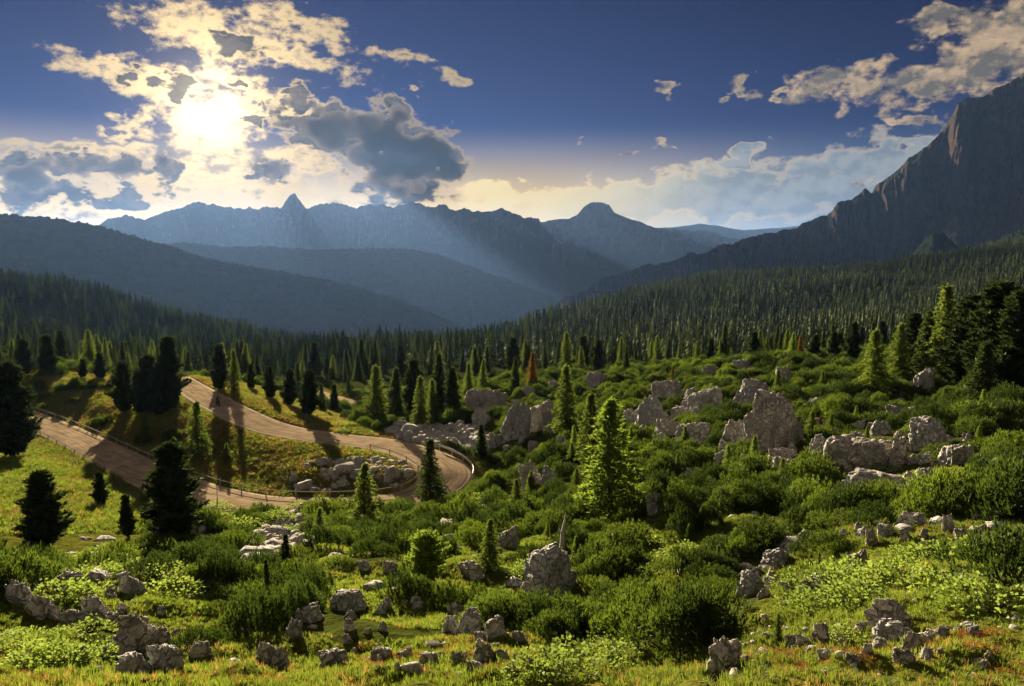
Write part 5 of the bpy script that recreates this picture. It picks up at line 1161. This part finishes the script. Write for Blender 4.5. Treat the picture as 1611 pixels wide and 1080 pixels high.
def guard(name, label, a, b, off, h, step, railw, mat, postmat):
    L_ = road_line(a, b, off, step); fine = road_line(a, b, off, 0.8); e = link(name, None, loc=tuple(L_[0])); o0 = L_[0]
    pm = box_mesh(name + '_post', 0.11, 0.11, h + 0.5, postmat)
    for p in L_: link('post', pm, e, tuple(p - o0 + np.array((0, 0, -0.45))))
    for k, (z0, w) in enumerate(railw):
        T_ = np.gradient(fine[:, :2], axis=0); T_ /= np.linalg.norm(T_, axis=1)[:, None]; Nn = np.stack([-T_[:, 1], T_[:, 0]], 1); rows = []
        sgn = -np.sign(off)
        for (dx, dz) in ((0.07, -w), (0.11, -w * 0.5), (0.075, 0.0), (0.11, w * 0.5), (0.07, w), (0.05, w), (0.05, -w)):
            rows.append(np.concatenate([fine[:, :2] + Nn * dx * sgn, fine[:, 2:3] + z0 + dz], 1))
        V = np.concatenate(rows) - o0; n = len(fine); kk = len(rows); idx = np.arange(n * kk).reshape(kk, n)
        idx = np.vstack([idx, idx[:1]]); Fq = np.stack([idx[:-1, :-1], idx[1:, :-1], idx[1:, 1:], idx[:-1, 1:]], -1).reshape(-1, 4)
        link('rail', mesh_np(name + '_rail', V, Fq, mat, False), e)
    return tag(e, label, 'guard rail')
guard('guard_rail', 'pale low rail along the inside of the hairpin and far edge of lower road', 7.2, 19, -3.1, 0.75, 4.0, ((0.6, 0.045),), M['old_white'], M['old_white'])
guard('guard_rail', 'steel guard rail round the outside of the hairpin', 7.9, 9.7, 3.2, 0.75, 3.0, ((0.6, 0.15),), M['metal'], M['metal'])
guard('guard_rail', 'low white rail along the near edge of the lower road at left', 14.9, 19, 3.1, 0.5, 4.0, ((0.38, 0.06),), M['old_white'], M['old_white'])
def pole(px, py, h_px, label, wid):
    p, r = hit(px, py); h = h_px / F * p[1]; e = link('marker_post', None, loc=tuple(p))
    V, Fc = tube([(0, 0, -0.3), (0, 0, h * 0.5), (0, 0, h * 0.82)], [wid, wid, wid * 0.95], 8); link('shaft', mesh_np('marker_shaft', V, Fc, M['white'], True), e)
    V, Fc = tube([(0, 0, h * 0.82), (0, 0, h * 0.99), (0, 0, h)], [wid * 1.02, wid * 1.0, 0.001], 8); link('cap', mesh_np('marker_cap', V, Fc, M['black'], True), e)
    tag(e, label, 'post')
pole(342, 788, 30, 'tall thin marker post at the road edge right of the large verge pine', 0.06)
pole(474, 806, 14, 'short white marker post where the road leaves the hairpin', 0.08)
# rider on the upper road
def rider():
    p = ROAD[int(4.05 * 14)].copy(); T_ = ROAD[int(4.05 * 14) + 1] - p; e = link('motorcyclist', None, loc=tuple(p + np.array((0.2, -1.4, 0.05)))); e.rotation_euler = (0, 0, math.atan2(T_[1], T_[0]))
    for xw in (-0.68, 0.68):
        ang = np.linspace(0, 2 * math.pi, 17); V, Fc = tube([(xw + 0.27 * math.cos(a), 0, 0.32 + 0.27 * math.sin(a)) for a in ang], [0.06] * 17, 6); link('wheel', mesh_np('wheel', V, Fc, M['black']), e)
    parts = [tube([(-0.75, 0, 0.62), (-0.2, 0, 0.72), (0.25, 0, 0.85), (0.55, 0, 0.8)], [0.08, 0.17, 0.2, 0.08], 8), tube([(0.68, 0, 0.32), (0.5, 0, 0.95)], [0.05, 0.05], 6), tube([(-0.68, 0, 0.32), (0.0, 0, 0.42), (0.3, 0, 0.5)], [0.05, 0.16, 0.12], 6), tube([(0.45, -0.35, 1.0), (0.5, 0, 0.97), (0.45, 0.35, 1.0)], [0.025] * 3, 6)]
    link('motorcycle_body', mesh_np('motorcycle_body', *join(parts), M['black'], True), e); 
    q = link('person', None, loc=tuple(e.location)); q.rotation_euler = e.rotation_euler
    body = [tube([(-0.25, 0, 0.78), (-0.22, 0, 1.0), (-0.02, 0, 1.3), (0.08, 0, 1.42), (0.12, 0, 1.5)], [0.16, 0.19, 0.2, 0.1, 0.07], 10), tube([(0.10, 0, 1.46), (0.14, 0, 1.54), (0.16, 0, 1.66), (0.14, 0, 1.77)], [0.07, 0.13, 0.14, 0.04], 10)]
    for sd in (-1, 1):
        body += [tube([(-0.2, 0.12 * sd, 0.85), (0.2, 0.2 * sd, 0.8), (0.02, 0.2 * sd, 0.42), (0.16, 0.2 * sd, 0.37)], [0.11, 0.085, 0.06, 0.045], 8), tube([(0.0, 0.2 * sd, 1.36), (0.16, 0.3 * sd, 1.12), (0.42, 0.3 * sd, 1.02)], [0.07, 0.055, 0.045], 8)]
    link('body', mesh_np('rider_body', *join(body), M['black'], True), q)
    tag(e, 'small dark motorcycle on the upper road at the tip of the pine shadow', 'motorcycle'); tag(q, 'dark-clad person seated on the motorcycle on the upper road', 'person')
rider()
# bleached dead stem behind the moss-topped boulder
p, r = hit(884, 876); V, Fc = tube([(0, 0, -0.2), (0.05, 0, 0.35), (0.02, 0.03, 0.8), (0.16, 0, 1.2), (0.24, 0.02, 1.5)], [0.24, 0.17, 0.13, 0.09, 0.02], 9); V = V * np.array((0.8, 0.8, 1.4))
V = V + 0.02 * np.sin(V[:, ::-1] * 23); snag = link('dead_stump', mesh_np('dead_stump', V, Fc, M['deadwood'], False), loc=tuple(p)); tag(snag, 'bleached broken dead stem behind the moss-topped boulder', 'dead tree')
V, Fc = tube([(0.1, 0, 0.9), (-0.12, 0.05, 1.2), (-0.16, 0.05, 1.4)], [0.05, 0.03, 0.008], 6); link('branch_stub', mesh_np('branch_stub', V, Fc, M['deadwood']), snag)
# squared stone on the bare soil at lower right, pale slab in the heath
p, r = hit(1529, 999); k = p[1] / F
st_ = link('boundary_stone', box_mesh('boundary_stone', 18 * k, 16 * k, 22 * k, M['rock'], 0.035), loc=(p[0], p[1], p[2] - 0.05)); st_.rotation_euler = (0.05, -0.06, 0.3); tag(st_, 'small squared stone standing on bare soil at lower right', 'stone')
p, r = hit(680, 1016); k = p[1] / F
sl_ = link('flat_stone', box_mesh('flat_stone', 22 * k, 9 * k, 5 * k, M['white'], 0.012), loc=(p[0], p[1], p[2] + 0.02)); sl_.rotation_euler = (0.15, 0.12, 0.25); tag(sl_, 'small pale flat slab lying in the heath at the bottom', 'stone')

# ------------------------------------------------------------------ heavy clouds in front of the sun (real bodies of cloud, they shade the haze)
def cloud_mat():
    m, nt, out = new_mat('cloud_vapour'); v = N(nt, 'ShaderNodeVolumePrincipled')
    v.inputs['Color'].default_value = (0.16, 0.145, 0.15, 1); v.inputs['Density'].default_value = CLOUD_DENSITY; v.inputs['Anisotropy'].default_value = 0.2
    lk(nt, v.outputs[0], out.inputs['Volume']); return m
CLOUD_DENSITY = 0.009
def cloud(lobes, dist, label, seed, vox=26):
    R = random.Random(seed); bm = bmesh.new()
    k = dist / F
    for (px, py, rx, ry) in lobes:
        n = max(5, int(rx / ry * 5)) + 4
        for i in range(n):
            a = R.uniform(0, 6.28); u = math.sqrt(R.random()) * 0.8
            x, y = px + rx * u * math.cos(a), py + ry * u * math.sin(a)
            rad = ry * R.uniform(0.35, 0.62) * k
            d = ray(x, y); d = d / d[1] * (dist + R.uniform(-1, 1) * ry * k * 0.9)
            mt = Matrix.Translation(Vector(d)) @ Matrix.Diagonal((R.uniform(1.0, 1.35), R.uniform(1.0, 1.3), R.uniform(0.8, 1.0), 1))
            bmesh.ops.create_icosphere(bm, subdivisions=3, radius=rad, matrix=mt)
    me = bpy.data.meshes.new('cloud'); bm.to_mesh(me); bm.free()
    o = link('cloud', me)
    md = o.modifiers.new('union', 'REMESH'); md.mode = 'VOXEL'; md.voxel_size = vox
    for sz, st in ((330, 170), (120, 110), (48, 60)):
        tx = bpy.data.textures.new('cloud_lumps', 'CLOUDS'); tx.noise_scale = sz; tx.noise_depth = 2
        dm = o.modifiers.new('lumps', 'DISPLACE'); dm.texture = tx; dm.strength = st; dm.mid_level = 0.5; dm.texture_coords = 'GLOBAL'
    me.materials.append(M.setdefault('cloud', None) or cloud_mat())
    return tag(o, label, 'cloud', 'dark clouds near the sun', 'thing')
CD = 10500
cloud([(480, 196, 48, 16), (555, 222, 90, 36), (635, 242, 70, 48), (616, 186, 26, 22), (690, 262, 28, 22), (625, 285, 66, 24)], CD, 'biggest dark cloud right of the sun with bright rims', 1)
cloud([(470, 158, 24, 11), (500, 170, 16, 8)], 8300, 'small dark cloud between the sun and the biggest dark cloud', 2, 15)
cloud([(424, 266, 40, 13), (405, 258, 16, 10)], 8300, 'flat dark cloudlet low below the sun', 3, 15)
cloud([(264, 258, 15, 20), (262, 276, 12, 10)], 8300, 'upright dark cloud low left of the sun', 4, 15)
cloud([(130, 260, 110, 15), (40, 285, 40, 22), (200, 268, 50, 10)], CD + 300, 'long dark cloud bar at the left above the wooded ridge', 6)
